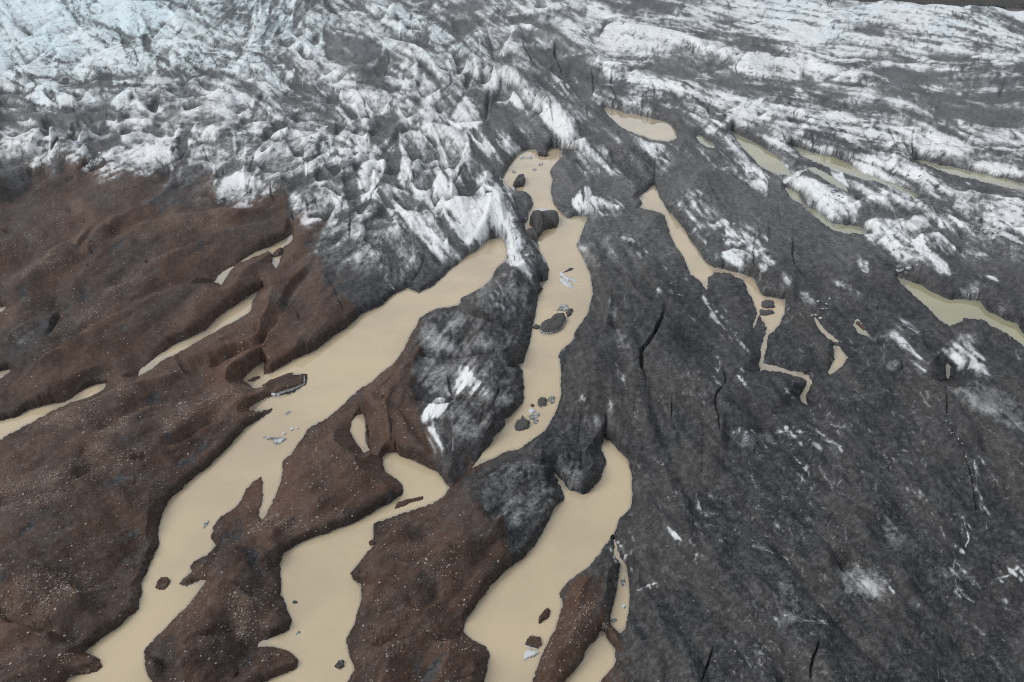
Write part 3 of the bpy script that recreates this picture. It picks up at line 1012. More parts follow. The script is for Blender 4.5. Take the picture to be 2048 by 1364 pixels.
while min(pyr[-1][0].shape) > 12: pyr.append(down(*pyr[-1]))
A = None
for lv, (c, w) in enumerate(reversed(pyr)):
    m = w > 0
    val = np.where(m, c/np.where(m, w, 1), 0)
    if A is None: A = np.full(c.shape, 20, np.float32)
    else: A = np.repeat(np.repeat(A, 2, 0), 2, 1)[:c.shape[0], :c.shape[1]].copy()
    its = 60 if lv < len(pyr)-2 else (36 if lv < len(pyr)-1 else 16)
    for _ in range(its):
        A[m] = val[m]
        p = np.pad(A, 1, mode='edge')
        A = (p[:-2, 1:-1]+p[2:, 1:-1]+p[1:-1, :-2]+p[1:-1, 2:])*.25
A = A.astype(np.float32)
A0 = A.copy()
icez = smooth(VG+18*noise(30), 600, 470)                # rough ice above, smooth debris below
sl, m = fill(T('P', BROWN)); brn0 = np.zeros(UG.shape, np.float32); brn0[sl] = m
icez = icez*(1-blur(brn0, 3))
A = np.where(wmask, -2, A)
A = np.where(A > 0, blur(A, .7)*icez+blur(A, 1.6)*(1-icez), A)
# banks: the far side of each stream rises steeply out of the water, the near side slopes in gently
wb = np.clip(lut(wnear, UG, VG+14)*1.6-lut(wnear, UG, VG-14)*1.2, 0, 1)
ex = .84-.62*smooth(wb, .02, .22)*(1-.45*icez)
A = np.where(A > 0, 28*(np.maximum(A, 0)/28)**ex, A)
A = np.where(wmask, 0, A)
dup = np.full(UG.shape, 999.0, np.float32)
for i in range(NV):
    if i:
        p = np.pad(dup[i-1], 1, mode='edge')
        dup[i] = np.minimum(np.minimum(p[:-2], p[2:])+S*1.414, p[1:-1]+S)
    dup[i][wmask[i]] = 0
cap = 1.2+.52*dup+.004*np.minimum(dup, 120)**2
A = np.minimum(A, np.where(dup < 110, cap, 999)).astype(np.float32)
# ------------------------------------------------------------------ foliation flow
fl = np.array([[float(x) for x in s.split(',')] for s in FLOW.split()])
ac = np.zeros(UG.shape); as_ = np.zeros(UG.shape)
for u, v, an in fl:
    w = 1/(((UG-u)**2+(1.4*(VG-v))**2)+900.0)**1.5
    ac += w*math.cos(2*math.radians(an)); as_ += w*math.sin(2*math.radians(an))
ang = .5*np.arctan2(as_, ac).astype(np.float32)+.16*noise(28)*(.35+.65*icez)
FX, FY = np.cos(ang), np.sin(ang)
def lic(src, L, st):
    acc = src.copy()
    for sg in (1, -1):
        x = np.broadcast_to(np.arange(NU, dtype=np.float32)[None], src.shape).copy()
        y = np.broadcast_to(np.arange(NV, dtype=np.float32)[:, None], src.shape).copy()
        px, py = FX*sg, FY*sg
        for k in range(L):
            x += px*st; y += py*st
            xi = np.clip(x, 0, NU-1).astype(np.int32); yi = np.clip(y, 0, NV-1).astype(np.int32)
            fx, fy = FX[yi, xi], FY[yi, xi]
            d = np.sign(fx*px+fy*py); d[d == 0] = 1
            px, py = fx*d, fy*d
            acc += src[yi, xi]
    acc -= acc.mean(); acc /= acc.std()
    return acc
L1 = lic(noise(5.0), 16, 2.2)
L2 = lic(noise(1.6), 14, 1.6)
L3 = lic(noise(.8), 9, 1.2)
L0 = lic(noise(11.0), 16, 4.0)
LL = lic(noise(1.5), 40, 2.0)
LB = lic(noise(5.0), 36, 3.2)
sweep = .35+.65*smooth(UG+.8*(VG-200), 850, 1150)
n3, n8, n20 = noise(1.8), noise(5), noise(13)
n40 = noise(26)
# ------------------------------------------------------------------ fine relief
brown = np.zeros(UG.shape, np.float32)
sl, m = fill(roughen(T('P', BROWN), 3, 6, 5)); brown[sl] = m
brown = smooth(blur(brown, 10)+(.14*n8+.17*n20+.13*L2)*smooth(blur(brown, 10), .02, .2), .22, .80)
shore = smooth(wnear, .42, .04)
fsc = .55+.45*smooth(VG, 60, 420)                       # smaller wavelengths carry less far away
ridg = 1-np.minimum(np.abs(L1), 1.6)/1.6
ridg2 = 1-np.minimum(np.abs(noise(7)+.6*L2), 1.6)/1.6
nf1 = noise(1.0)
rel_ice = sweep*(4.5*LB+1.5*LL)*fsc+(3.6*(ridg-.5)+3.6*(ridg2-.5)+1.3*L2+.55*L3+1.4*n8+.6*n3+.30*nf1)*fsc
rel_dirt = 2.4*LB*(1-icez)+4.6*L0+.9*L1+.16*L2+.05*L3+4.2*n20+6.0*n40+.45*n8+.10*n3
rel_brown = 7.5*L0+1.7*L1+.30*L2+3.2*n20+.7*n8+.18*n3
hard0 = np.zeros(UG.shape, np.float32)
for w, p in FACES:
    f = fill([at_base(u, v, 14) for u, v in p])
    if f: hard0[f[0]] = np.maximum(hard0[f[0]], f[1])
hard0 = blur(hard0, 1.5)
rel_ice = rel_ice*(1-.62*hard0)*.8
dirty = smooth(lut(blur(brown, 4), UG, VG), .1, .9)
# angular ice blocks: the highest of many flat-sided peaks
PK = np.zeros(UG.shape, np.float32); FID = np.zeros(UG.shape, np.float32)
def peaks(n, vr, r0, r1, el0, el1, hk, ur=(U0, U1), jit=.5):
    for _ in range(n):
        u = rng.uniform(*ur); v = rng.uniform(*vr)
        R_ = rng.uniform(r0, r1)*(.45+.55*min(1, max(.1, (v+60)/330)))
        el = rng.uniform(el0, el1)
        j = (u-U0)/S; i = (v-V0)/S
        a = float(ang[min(NV-1, max(0, int(i))), min(NU-1, max(0, int(j)))])+rng.normal(0, jit)
        K = int(R_*el/S)+2
        i0, i1, j0, j1 = max(0, int(i)-K), min(NV, int(i)+K+1), max(0, int(j)-K), min(NU, int(j)+K+1)
        if i1 <= i0 or j1 <= j0: continue
        y = (np.arange(i0, i1)[:, None]-i)*S; x = (np.arange(j0, j1)[None]-j)*S
        xl = (x*math.cos(a)+y*math.sin(a))/(R_*el); yl = (-x*math.sin(a)+y*math.cos(a))/R_
        m = rng.integers(4, 7); t0 = rng.uniform(0, 6.28)
        d = np.full(x.shape[:1]*0+(i1-i0, j1-j0), -9.0); fid = np.zeros((i1-i0, j1-j0))
        for q in range(m):
            t = t0+6.283*(q+rng.uniform(-.3, .3))/m
            f = (xl*math.cos(t)+yl*math.sin(t))/rng.uniform(.45, 1.0)
            g = f > d
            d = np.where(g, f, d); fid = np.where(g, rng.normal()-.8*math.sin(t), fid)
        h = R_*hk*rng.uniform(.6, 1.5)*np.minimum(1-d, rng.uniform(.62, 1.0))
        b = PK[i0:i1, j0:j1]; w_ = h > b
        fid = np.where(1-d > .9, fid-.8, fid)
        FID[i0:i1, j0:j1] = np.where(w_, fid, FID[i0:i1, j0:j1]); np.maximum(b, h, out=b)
peaks(420, (130, 560), 40, 95, 1.1, 2.4, .26, (U0, 1150), .55)
peaks(420, (130, 560), 16, 34, 1.0, 2.4, .34, (U0, 1150), .7)
peaks(260, (-45, 150), 34, 90, 1.1, 2.6, .26, (U0, 1100), .6)
peaks(300, (-45, 140), 14, 34, 1.0, 2.2, .32, (U0, 1100), .7)
peaks(500, (-45, 330), 20, 56, 2.0, 5.0, .20, (1000, U1), .22)
peaks(260, (330, 640), 22, 60, 1.3, 3.2, .30, (1280, U1), .4)
pkz = icez*(1-.55*hard0)
PKf = PK*(1.35-.5*smooth(UG, 1000, 1300))
A = A+PKf*pkz*(shore*.95+.05)*smooth(A, -1, 9)
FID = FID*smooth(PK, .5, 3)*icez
rel = (rel_ice*.62*icez+(1-icez)*rel_dirt)*(1-dirty)+rel_brown*dirty
A = A+rel*(shore*.9+.1)*smooth(A, -1, 9)
# cracks, trenches, pits
crackm = np.zeros(UG.shape, np.float32)
def stamp(buf, D, wid, val):
    """max-stamp a soft tube along a polyline (base coordinates)"""
    r = wid*1.6
    R = int(r/S)+1
    for (u, v), a in zip(D[::2], np.broadcast_to(val, len(D))[::2]):
        j = (u-U0)/S; i = (v-V0)/S
        i0, i1, j0, j1 = max(0, int(i)-R), min(NV, int(i)+R+2), max(0, int(j)-R), min(NU, int(j)+R+2)
        if i1 <= i0 or j1 <= j0: continue
        d = np.hypot(np.arange(i0, i1)[:, None]-i, np.arange(j0, j1)[None]-j)*S
        b = buf[i0:i1, j0:j1]
        np.maximum(b, a*np.clip(1.45-d/wid, 0, 1), out=b)
def hit(u, v, amax=170):
    """base coordinates of the terrain point seen at survey pixel u, v"""
    u = np.asarray(u, float); v = np.asarray(v, float)
    dx, dy = liftdir(u, v)
    done = np.zeros(u.shape, bool); bu = u.copy(); bv = v.copy()
    for s in np.arange(amax, -21, -1.0):
        cu, cv = u-s*dx, v-s*dy
        ok = (~done) & (lut(A, cu, cv) >= s) & (cv < V1-1)
        bu = np.where(ok, cu, bu); bv = np.where(ok, cv, bv); done |= ok
    return bu, bv
def hpoly(pts, step=4):
    D = dens(pts, step, True)[:-1]
    a, b = hit(D[:, 0], D[:, 1])
    return list(zip(a, b))
for q, it in enumerate(rows(CRACK)):
    D = curve(rd(it[0], it[3:]))
    r = np.random.default_rng(q)
    j = np.cumsum(r.standard_normal(len(D)))*.30; j -= np.linspace(0, j[-1], len(D))
    D = D+np.c_[j, -j*.6]
    bu, bv = hit(D[:, 0], D[:, 1])
    n = len(D); tap = np.minimum(1, .25+np.minimum(np.arange(n), np.arange(n)[::-1])/(.3*n+1))
    tap = tap*(.92+.14*np.sin(np.arange(n)*.21+q))
    stamp(crackm, np.c_[bu, bv], float(it[1])*(.55 if it[0] in 'ABCDEFGH' else (.55 if it[0] in 'cf' else (.75 if it[0] == 'b' else 1))), float(it[2])*tap*(.55 if it[0] in 'ABDEFGH' else .8))
A = np.minimum(A, np.where(dup < 110, cap+1.5, 999))
A -= crackm*(1.15-.4*icez)*smooth(wsoft, .5, .1)
# keep the shore line where it was traced
A = np.where(wmask, -1.5-10*smooth(wnear, .35, .9), np.maximum(A, np.minimum(.9, 3.2*(1-wsoft)+.2)))
# the far edge of the glacier on the right falls away in front of the dark hillside
fe = smooth(UG, 1640, 2060)*smooth(VG, 18+18*np.clip((UG-1640)/420, 0, 1.6), 4+18*np.clip((UG-1640)/420, 0, 1.6))
A = A-120*fe*smooth(UG, 1600, 1700)
HM = A/PPM
PT = PB.copy(); PT[..., 2] += HM
# ------------------------------------------------------------------ surface cover (dust, ice, gravel)
G = np.array([[int(c) for c in r.replace(' ', '')] for r in GRID.strip().splitlines()], np.float32)
def gridmap(u, v):
    x = np.clip(u/32-.5, 0, G.shape[1]-1.001); y = np.clip(v/32-.5, 0, G.shape[0]-1.001)
    x0 = x.astype(int); y0 = y.astype(int); fx = x-x0; fy = y-y0
    fx = fx*fx*(3-2*fx); fy = fy*fy*(3-2*fy)
    return (G[y0, x0]*(1-fx)+G[y0, x0+1]*fx)*(1-fy)+(G[y0+1, x0]*(1-fx)+G[y0+1, x0+1]*fx)*fy
dxl, dyl = liftdir(UG, VG)
Asm = blur(A, 8)
Us, Vs = UG+A*dxl, VG+A*dyl                             # solid textures: sampled by height as well as position
L0, L1, L2, L3, nf1, n3, n8, n20, n40, LL, LB = (lut(x, Us, Vs).astype(np.float32) for x in (L0, L1, L2, L3, nf1, n3, n8, n20, n40, LL, LB))
def solid(x): return lut(x, Us, Vs).astype(np.float32)
W0 = gridmap(UG+Asm*dxl+7*n8, VG+Asm*dyl+5*noise(5))
W0 = np.where(VG+Asm*dyl > 500, W0*smooth(VG+Asm*dyl, 560, 490)+.9*smooth(VG+Asm*dyl, 490, 560), W0)
W0 = W0*(.76+.24*smooth(VG+Asm*dyl, 190, 30)*smooth(UG, 700, 300)+.22*smooth(VG+Asm*dyl, 90, 10)*smooth(UG, 1300, 1700))
W0 = W0*(1-.14*smooth(UG, 950, 1150))
W0 = np.clip(W0, 0, 9)
W = W0.astype(np.float32)
hard = np.zeros(UG.shape, np.float32); hollow_shade = np.zeros(UG.shape, np.float32)
for q, (w, p) in enumerate(FACES):
    b = roughen(hpoly(p), 1.6, 3.5, q)
    f = fill(b, 6)
    if f is None: continue
    sl, m = f
    m = blur(m.astype(np.float32), 1.1)
    if w == 0: hollow_shade[sl] = np.maximum(hollow_shade[sl], m)  # darkest faces: the shade of the hollows is painted into the colour
    low = max(p, key=lambda c: c[1])[1] > 560
    if low and w >= 6:
        m = blur(m, 3.0)*np.clip(.75+.22*n8[sl]+.2*L2[sl], .2, 1); w = w-(1.0 if p[0][0] > 1250 else 2.0)
    W[sl] = W[sl]*(1-m)+(w*.93+.3)*m
    if low:
        hard[sl] = np.maximum(hard[sl], .5*m)
        continue
    hard[sl] = np.maximum(hard[sl]*(1-.5*m), m)
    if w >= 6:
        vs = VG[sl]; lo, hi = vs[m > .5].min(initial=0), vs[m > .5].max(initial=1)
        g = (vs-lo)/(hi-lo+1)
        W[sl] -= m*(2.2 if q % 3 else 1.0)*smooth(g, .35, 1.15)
soft = np.zeros(UG.shape, np.float32)
for q, it in enumerate(rows(SOFT)):
    f = fill(hpoly(rd(it[0], it[2:])), 30)
    if f is None: continue
    sl, m = f
    w_ = m.astype(np.float32); ctr = (VG[sl][m].mean(), UG[sl][m].mean()) if m.any() else (0, 0)
    g = ((VG[sl]-ctr[0])-(UG[sl]-ctr[1])*.7)/(np.sqrt(m.sum()+1)*S*.8)
    m = blur(w_, 2.0)*np.clip(.62+.55*g, .12, 1.15)*.75+blur(w_, 8)*.35
    soft[sl] = np.maximum(soft[sl], m*float(it[1]))
scr = np.zeros(UG.shape, np.float32); wisp = np.zeros(UG.shape, np.float32)
for q, it in enumerate(rows(SCRATCH)):
    D = curve(rd(it[0], it[3:]))
    r = np.random.default_rng(q+500)
    j = np.cumsum(r.standard_normal(len(D)))*.5; j -= np.linspace(0, j[-1], len(D))
    D = D+np.c_[j*.6, j]
    bu, bv = hit(D[:, 0], D[:, 1])
    stamp(wisp, np.c_[bu, bv], float(it[1])*4.5, float(it[2])/9)
    stamp(scr, np.c_[bu, bv], float(it[1])*.48, .85*float(it[2])*np.clip(.75+.5*np.sin(np.arange(len(D))*.17+q)+.3*np.sin(np.arange(len(D))*.05+2*q), .15, 1.1))
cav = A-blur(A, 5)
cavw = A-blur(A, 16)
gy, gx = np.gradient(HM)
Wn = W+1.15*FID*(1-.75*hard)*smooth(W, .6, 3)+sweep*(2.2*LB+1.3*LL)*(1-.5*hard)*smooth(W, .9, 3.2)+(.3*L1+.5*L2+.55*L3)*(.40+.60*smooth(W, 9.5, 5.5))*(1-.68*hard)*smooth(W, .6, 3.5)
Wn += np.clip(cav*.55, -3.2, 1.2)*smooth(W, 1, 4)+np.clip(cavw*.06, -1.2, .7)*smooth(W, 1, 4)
def hairs(n, steps, turn, spread, vr, ur, st=.7, wig=.05, dens=None):
    """thin lines that follow (or cross) the foliation"""
    buf = np.zeros(UG.shape, np.float32)
    u = rng.uniform(*ur, n*3); v = rng.uniform(*vr, n*3)
    if dens is not None:
        k = rng.uniform(0, 1, n*3) < lut(dens, u, v)
        u, v = u[k][:n], v[k][:n]
    u, v = u[:n], v[:n]; n = len(u)
    x = (u-U0)/S; y = (v-V0)/S
    off = turn+rng.normal(0, spread, n); L = (rng.uniform(.25, 1, n)**1.5*steps).astype(int)+5
    am = rng.uniform(.3, 1, n); sg0 = rng.choice([-1, 1], n)
    pa = None; cur = np.zeros(n)
    for k in range(steps+5):
        xi = np.clip(x, 0, NU-2).astype(int); yi = np.clip(y, 0, NV-2).astype(int)
        cur = .96*cur+rng.normal(0, wig, n)
        a = ang[yi, xi]+off+cur
        cx, cy = np.cos(a), np.sin(a)
        if pa is None: sg = sg0
        else: sg = np.where(cx*pa[0]+cy*pa[1] < 0, -1, 1)
        cx, cy = cx*sg, cy*sg; pa = (cx, cy)
        ok = (k < L) & (x > 0) & (x < NU-2) & (y > 0) & (y < NV-2)
        w = am*np.minimum(1, 2.5*np.minimum(k+2, L-k)/L)*(.55+.45*np.sin(k*.35+am*40))
        fx, fy = x-xi, y-yi
        for di, dj, q in ((0, 0, (1-fx)*(1-fy)), (0, 1, fx*(1-fy)), (1, 0, (1-fx)*fy), (1, 1, fx*fy)):
            np.maximum.at(buf, (yi[ok]+di, xi[ok]+dj), (w*np.minimum(1, q*1.5))[ok])
        x = x+cx*st; y = y+cy*st
    return buf
hl = hairs(5200, 60, 0, .16, (-45, 640), (U0, U1))
hl = np.maximum(hl, hairs(2600, 34, 1.45, .30, (-45, 600), (U0, U1)))
hl = np.maximum(hl, .8*hairs(1800, 30, .8, .4, (-45, 560), (U0, 1200)))
hl = np.maximum(hl, hairs(420, 110, .1, .25, (-45, 640), (U0, U1), wig=.03))
hw = hairs(2200, 46, 0, .15, (-45, 700), (U0, U1))
hl = np.maximum(hl, hairs(1300, 150, 0, .05, (-45, 640), (950, U1), wig=.012))
hw = np.maximum(hw, 1.3*hairs(1300, 150, 0, .05, (-45, 700), (950, U1), wig=.012))
hl, hw = solid(hl), solid(hw)
# fine pale fractures and specks on the dust-covered slope
fd = np.clip(smooth(noise(22)+.5*noise(60), .25, 1.7)*smooth(UG, 1150, 1320)*smooth(VG, 380, 520)+.03, 0, 1)
hd = np.maximum(hairs(620, 34, 0, .3, (450, 1500), (1050, U1), wig=.10, dens=fd), .8*hairs(260, 26, 1.2, .5, (450, 1500), (1050, U1), wig=.12, dens=fd))
hk = .8*hairs(150, 70, 0, .5, (450, 1500), (900, U1), wig=.05)
nk = 9000
si_ = ((rng.uniform(420, 1500, nk)-V0)/S).astype(int); sj_ = ((rng.uniform(1000, 2400, nk)-U0)/S).astype(int)
np.maximum.at(hd, (si_, sj_), (rng.uniform(.1, 1, nk)**2*(rng.uniform(0, 1, nk) < .12+.6*fd[si_, sj_])).astype(np.float32))
hd, hk = solid(hd), solid(hk)
seam = np.exp(-(solid(noise(9))+.8*L1)**2/.010)+.8*np.exp(-(solid(noise(4))+.7*L2)**2/.010)
lm = solid(lic(noise(2.4), 20, 2.0))
seam += .75*np.exp(-(lm-.4)**2/.012)*smooth(noise(14), -.6, .6)
Wn -= 4.6*seam*smooth(W, 2, 6)*(1-.5*hard)*smooth(n20+.4*n40, -1.0, .6)
Wn -= (6.5+2.2*smooth(UG, 900, 1200))*hl*smooth(W, 1.5, 4.5)*(1-.15*hard)
Wn += 3.2*hw*smooth(W, .8, 3)
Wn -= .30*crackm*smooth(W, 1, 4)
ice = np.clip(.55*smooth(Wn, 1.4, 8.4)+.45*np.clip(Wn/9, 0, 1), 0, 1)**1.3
lower = 1-icez
ice = ice*(1-.8*hk*lower)
gr = .22*nf1+.16*L3+.16*solid(noise(.6))
ice = ice+gr*np.clip(4*ice*(1-ice), .10, 1)*.45
ice = np.clip(.02+.05*icez+(.96-.05*icez)*ice, 0, 1)
streak = .52*hd*(1-brown)*lower
ice = np.maximum(ice, streak)
ice = np.maximum(ice, np.clip(soft/9*(.46+.16*n8+.14*L2+.10*L3)+.04*nf1, 0, .7)*smooth(soft, 0, 1))
ice = np.maximum(ice, np.clip((scr+1.6*(L3+.6*n3)*(scr > 1))/9, 0, 1)*smooth(scr, .8, 2.6))
ice = np.maximum(ice, .62*smooth(L3*.9+L2*.4+.5*nf1+2.2*wisp*(it is not None), 2.2, 4.0)*(wisp > .02)*lower)
ice *= 1-.55*brown*smooth(ice, .5, .1)
faceb = hard*smooth(W, 4, 6)
brown = brown*(1-.92*faceb)
slate = np.zeros(UG.shape, np.float32)
for it in rows(SLATE):
    f = fill(hpoly(rd(it[0], it[2:])), 24)
    sl, m = f
    slate[sl] = np.maximum(slate[sl], blur(m.astype(np.float32), 7)*float(it[1]))
brown = np.clip(brown*(1-.8*slate)+brown*.14*L0*.5-.05*brown*smooth(n40, 0, 2), 0, 1)
grv = np.zeros(UG.shape, np.float32)
for q, it in enumerate(rows(GRAVEL)):
    D = curve(rd(it[0], it[3:]))
    bu, bv = hit(D[:, 0], D[:, 1])
    stamp(grv, np.c_[bu, bv], float(it[1])*1.1, float(it[2]))
grv = np.clip(blur(grv, 2.5)*(1+.35*n8), 0, 1)*(1-wsoft)
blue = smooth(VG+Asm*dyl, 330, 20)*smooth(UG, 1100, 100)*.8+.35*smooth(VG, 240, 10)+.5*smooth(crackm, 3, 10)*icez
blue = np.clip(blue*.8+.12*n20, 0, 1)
tone = np.clip(.5+.12*L0+.10*LB+.05*L1+.03*L2+.05*L3+.20*n40+.08*n20, 0, 1)
wet_shade = np.maximum(hollow_shade, .28*smooth(blur(wmask.astype(np.float32), 3.2)+.05*n3+.04*n8, .12, .30))  # painted shade of the hollows, plus the wet band along the shore
# ------------------------------------------------------------------ object helpers
scene = bpy.context.scene
COL = scene.collection
def link(o, parent=None):
    COL.objects.link(o)
    if parent: o.parent = parent
    return o
def tag(o, label=None, cat=None, group=None, kind=None):
    if label: o['label'] = label
    if cat: o['category'] = cat
    if group: o['group'] = group
    if kind: o['kind'] = kind
    return o
def grid_mesh(name, V, quads, attrs, mat):
    me = bpy.data.meshes.new(name)
    me.vertices.add(len(V)); me.vertices.foreach_set('co', V.astype(np.float32).ravel())
    nq = len(quads)
    me.loops.add(nq*4); me.loops.foreach_set('vertex_index', quads.astype(np.int32).ravel())
    me.polygons.add(nq)
    me.polygons.foreach_set('loop_start', np.arange(nq, dtype=np.int32)*4)
    me.polygons.foreach_set('use_smooth', np.ones(nq, bool))
    me.update(calc_edges=True)
    for k, a in attrs.items():
        at = me.attributes.new(k, 'FLOAT', 'POINT')
        at.data.foreach_set('value', a.astype(np.float32).ravel())
    me.materials.append(mat)
    return link(bpy.data.objects.new(name, me))
class NT:
    """tiny node builder"""
    def __init__(s, name):
        s.m = bpy.data.materials.new(name); s.m.use_nodes = True
        s.t = s.m.node_tree; s.t.nodes.clear()
        s.out = s.n('ShaderNodeOutputMaterial'); s.b = s.n('ShaderNodeBsdfPrincipled')
        s.t.links.new(s.b.outputs[0], s.out.inputs[0])
    def n(s, ty, **kw):
        x = s.t.nodes.new(ty)
        for k, v in kw.items(): setattr(x, k, v)
        return x
    def put(s, sock, v):
        if v is None: return
        if hasattr(v, 'is_output'): s.t.links.new(v, sock)
        elif isinstance(v, (tuple, list)): sock.default_value = tuple(v)+((1,) if len(v) == 3 and len(sock.default_value) == 4 else ())
        else: sock.default_value = v
    def math(s, op, a, b=None, c=None, clamp=False):
        x = s.n('ShaderNodeMath', operation=op, use_clamp=clamp)
        for i, v in enumerate((a, b, c)): s.put(x.inputs[i], v)
        return x.outputs[0]
    def mix(s, f, a, b):
        x = s.n('ShaderNodeMix', data_type='RGBA')
        s.put(x.inputs[0], f); s.put(x.inputs[6], a); s.put(x.inputs[7], b)
        return x.outputs[2]
    def noise(s, vec, scale, detail=2, rough=.55):
        x = s.n('ShaderNodeTexNoise'); s.put(x.inputs['Vector'], vec)
        x.inputs['Scale'].default_value = scale; x.inputs['Detail'].default_value = detail; x.inputs['Roughness'].default_value = rough
        return x.outputs[0]
    def ramp(s, v, a, b, lo=0, hi=1):
        x = s.n('ShaderNodeMapRange', interpolation_type='SMOOTHSTEP'); s.put(x.inputs[0], v)
        for i, q in enumerate((a, b, lo, hi)): s.put(x.inputs[i+1], q)
        return x.outputs[0]
    def attr(s, n): return s.n('ShaderNodeAttribute', attribute_name=n).outputs['Fac']
    def pos(s): return s.n('ShaderNodeNewGeometry').outputs['Position']
    def obj(s): return s.n('ShaderNodeTexCoord').outputs['Object']
# ------------------------------------------------------------------ materials
GREY_A, GREY_B = (.0185, .0195, .0225), (.036, .0345, .0345)
BRN_A, BRN_B, BRN_C = (.041, .0255, .0195), (.074, .0435, .031), (.112, .056, .032)
ICE_W, ICE_B = (.70, .72, .735), (.58, .71, .76)
def terrain_mat():
    k = NT('glacier_surface'); p = k.pos()
    ice, brn, grv, blu, tone = (k.attr(x) for x in ('ice', 'brown', 'gravel', 'blue', 'tone'))
    nl, nm, ns = k.noise(p, .035, 3), k.noise(p, .35, 4, .6), k.noise(p, 2.2, 3, .65)
    nf = k.noise(p, 7.0, 2, .7)
    g = k.mix(k.ramp(k.math('ADD', tone, k.math('MULTIPLY', k.math('SUBTRACT', ns, .5), .28)), .25, .75), GREY_A, GREY_B)
    g = k.mix(k.math('MULTIPLY', k.ramp(nl, .48, .7), .6), g, (.023, .024, .032))
    b = k.mix(k.ramp(k.math('ADD', tone, k.math('MULTIPLY', k.math('SUBTRACT', nm, .5), .8)), .2, .8), BRN_A, BRN_B)
    b = k.mix(k.math('MULTIPLY', k.ramp(nl, .5, .75), .6), b, BRN_C)
    b = k.mix(k.math('MULTIPLY', k.ramp(ns, .56, .72), .45), b, (.035, .026, .023))
    d = k.mix(brn, g, b)
    d = k.mix(k.math('MULTIPLY', k.ramp(nf, .55, .75), .22), d, (.085, .074, .066))
    # scattered pale grit
    vo = k.n('ShaderNodeTexVoronoi'); k.put(vo.inputs['Vector'], p); vo.inputs['Scale'].default_value = 2.6
    rnd = k.n('ShaderNodeSeparateColor'); k.put(rnd.inputs[0], vo.outputs['Color'])
    siz = k.math('MULTIPLY', rnd.outputs[0], .30)
    dot = k.math('LESS_THAN', vo.outputs['Distance'], k.math('ADD', siz, .05))
    den = k.math('ADD', k.math('MULTIPLY', grv, .55), k.math('ADD', .045, k.math('MULTIPLY', k.ramp(nl, .45, .7), .06)))
    sel = k.math('LESS_THAN', rnd.outputs[1], den)
    peb = k.mix(rnd.outputs[2], (.20, .15, .12), (.42, .40, .38))
    d = k.mix(k.math('MULTIPLY', k.math('MULTIPLY', dot, sel), k.math('ADD', .35, k.math('MULTIPLY', brn, .6))), d, peb)
    d = k.mix(k.math('MULTIPLY', grv, .28), d, (.17, .125, .10))
    d = k.mix(k.math('MULTIPLY', k.attr('wet_shade'), .9), d, (.012, .011, .011))  # near-black: shade painted into the hollows, fainter on the wet shoreline
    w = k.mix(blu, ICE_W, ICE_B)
    w = k.mix(k.math('MULTIPLY', k.ramp(ns, .5, .75), .22), w, (.42, .41, .40))
    grain = k.noise(p, 3.2, 4, .85)
    fuzz = k.math('ADD', k.math('MULTIPLY', k.math('SUBTRACT', nf, .5), .6), k.math('ADD', k.math('MULTIPLY', k.math('SUBTRACT', k.noise(p, .9, 6, .78), .5), 1.3), k.math('MULTIPLY', k.math('SUBTRACT', grain, .5), 1.3)))
    edge = k.math('MULTIPLY', k.math('MULTIPLY', ice, k.math('SUBTRACT', 1.0, ice)), 4.0)
    fac = k.math('ADD', ice, k.math('MULTIPLY', fuzz, k.math('ADD', .06, k.math('MULTIPLY', edge, .75))), clamp=True)
    # fracture blocks in the ice: angular cells with thin dirty seams
    wp = k.n('ShaderNodeVectorMath', operation='MULTIPLY_ADD')
    nz = k.n('ShaderNodeTexNoise'); k.put(nz.inputs['Vector'], p); nz.inputs['Scale'].default_value = .16; nz.inputs['Detail'].default_value = 3
    k.put(wp.inputs[0], nz.outputs['Color']); wp.inputs[1].default_value = (5.5, 5.5, 5.5); k.put(wp.inputs[2], p)
    mp = k.n('ShaderNodeMapping'); k.put(mp.inputs[0], wp.outputs[0]); mp.inputs['Rotation'].default_value = (0, .3, .55); mp.inputs['Scale'].default_value = (1.1, .36, .7)
    seams, cells, bev = [], [], []
    for sc_, wd in ((.13, .05), (.37, .07)):
        ve = k.n('ShaderNodeTexVoronoi', feature='DISTANCE_TO_EDGE'); k.put(ve.inputs['Vector'], mp.outputs[0]); ve.inputs['Scale'].default_value = sc_
        vc = k.n('ShaderNodeTexVoronoi', feature='F1'); k.put(vc.inputs['Vector'], mp.outputs[0]); vc.inputs['Scale'].default_value = sc_
        sp = k.n('ShaderNodeSeparateColor'); k.put(sp.inputs[0], vc.outputs['Color'])
        on = k.ramp(sp.outputs[1], .4, .8)
        seams.append(k.math('MULTIPLY', k.ramp(ve.outputs['Distance'], 0, wd, 1, 0), on)); cells.append(sp.outputs[0]); bev.append(k.ramp(ve.outputs['Distance'], 0, .22))
    cellv = k.math('ADD', k.math('MULTIPLY', k.math('SUBTRACT', cells[0], .5), .30), k.math('MULTIPLY', k.math('SUBTRACT', cells[1], .5), .20))
    icy = k.ramp(ice, .10, .40)
    fac = k.math('ADD', fac, k.math('MULTIPLY', k.math('MULTIPLY', cellv, icy), k.ramp(ice, 1.0, .75, .45, 1)), clamp=True)
    fac = k.math('MULTIPLY', fac, k.math('SUBTRACT', 1.0, k.math('MULTIPLY', icy, k.math('MAXIMUM', k.math('MULTIPLY', seams[0], .42), k.math('MULTIPLY', seams[1], .22)))))
    k.put(k.b.inputs['Base Color'], k.mix(fac, d, w))
    k.put(k.b.inputs['Roughness'], k.ramp(fac, 0, .6, .62, .5))
    k.b.inputs['Specular IOR Level'].default_value = .1
    bp = k.n('ShaderNodeBump'); bp.inputs['Strength'].default_value = .55; bp.inputs['Distance'].default_value = .22
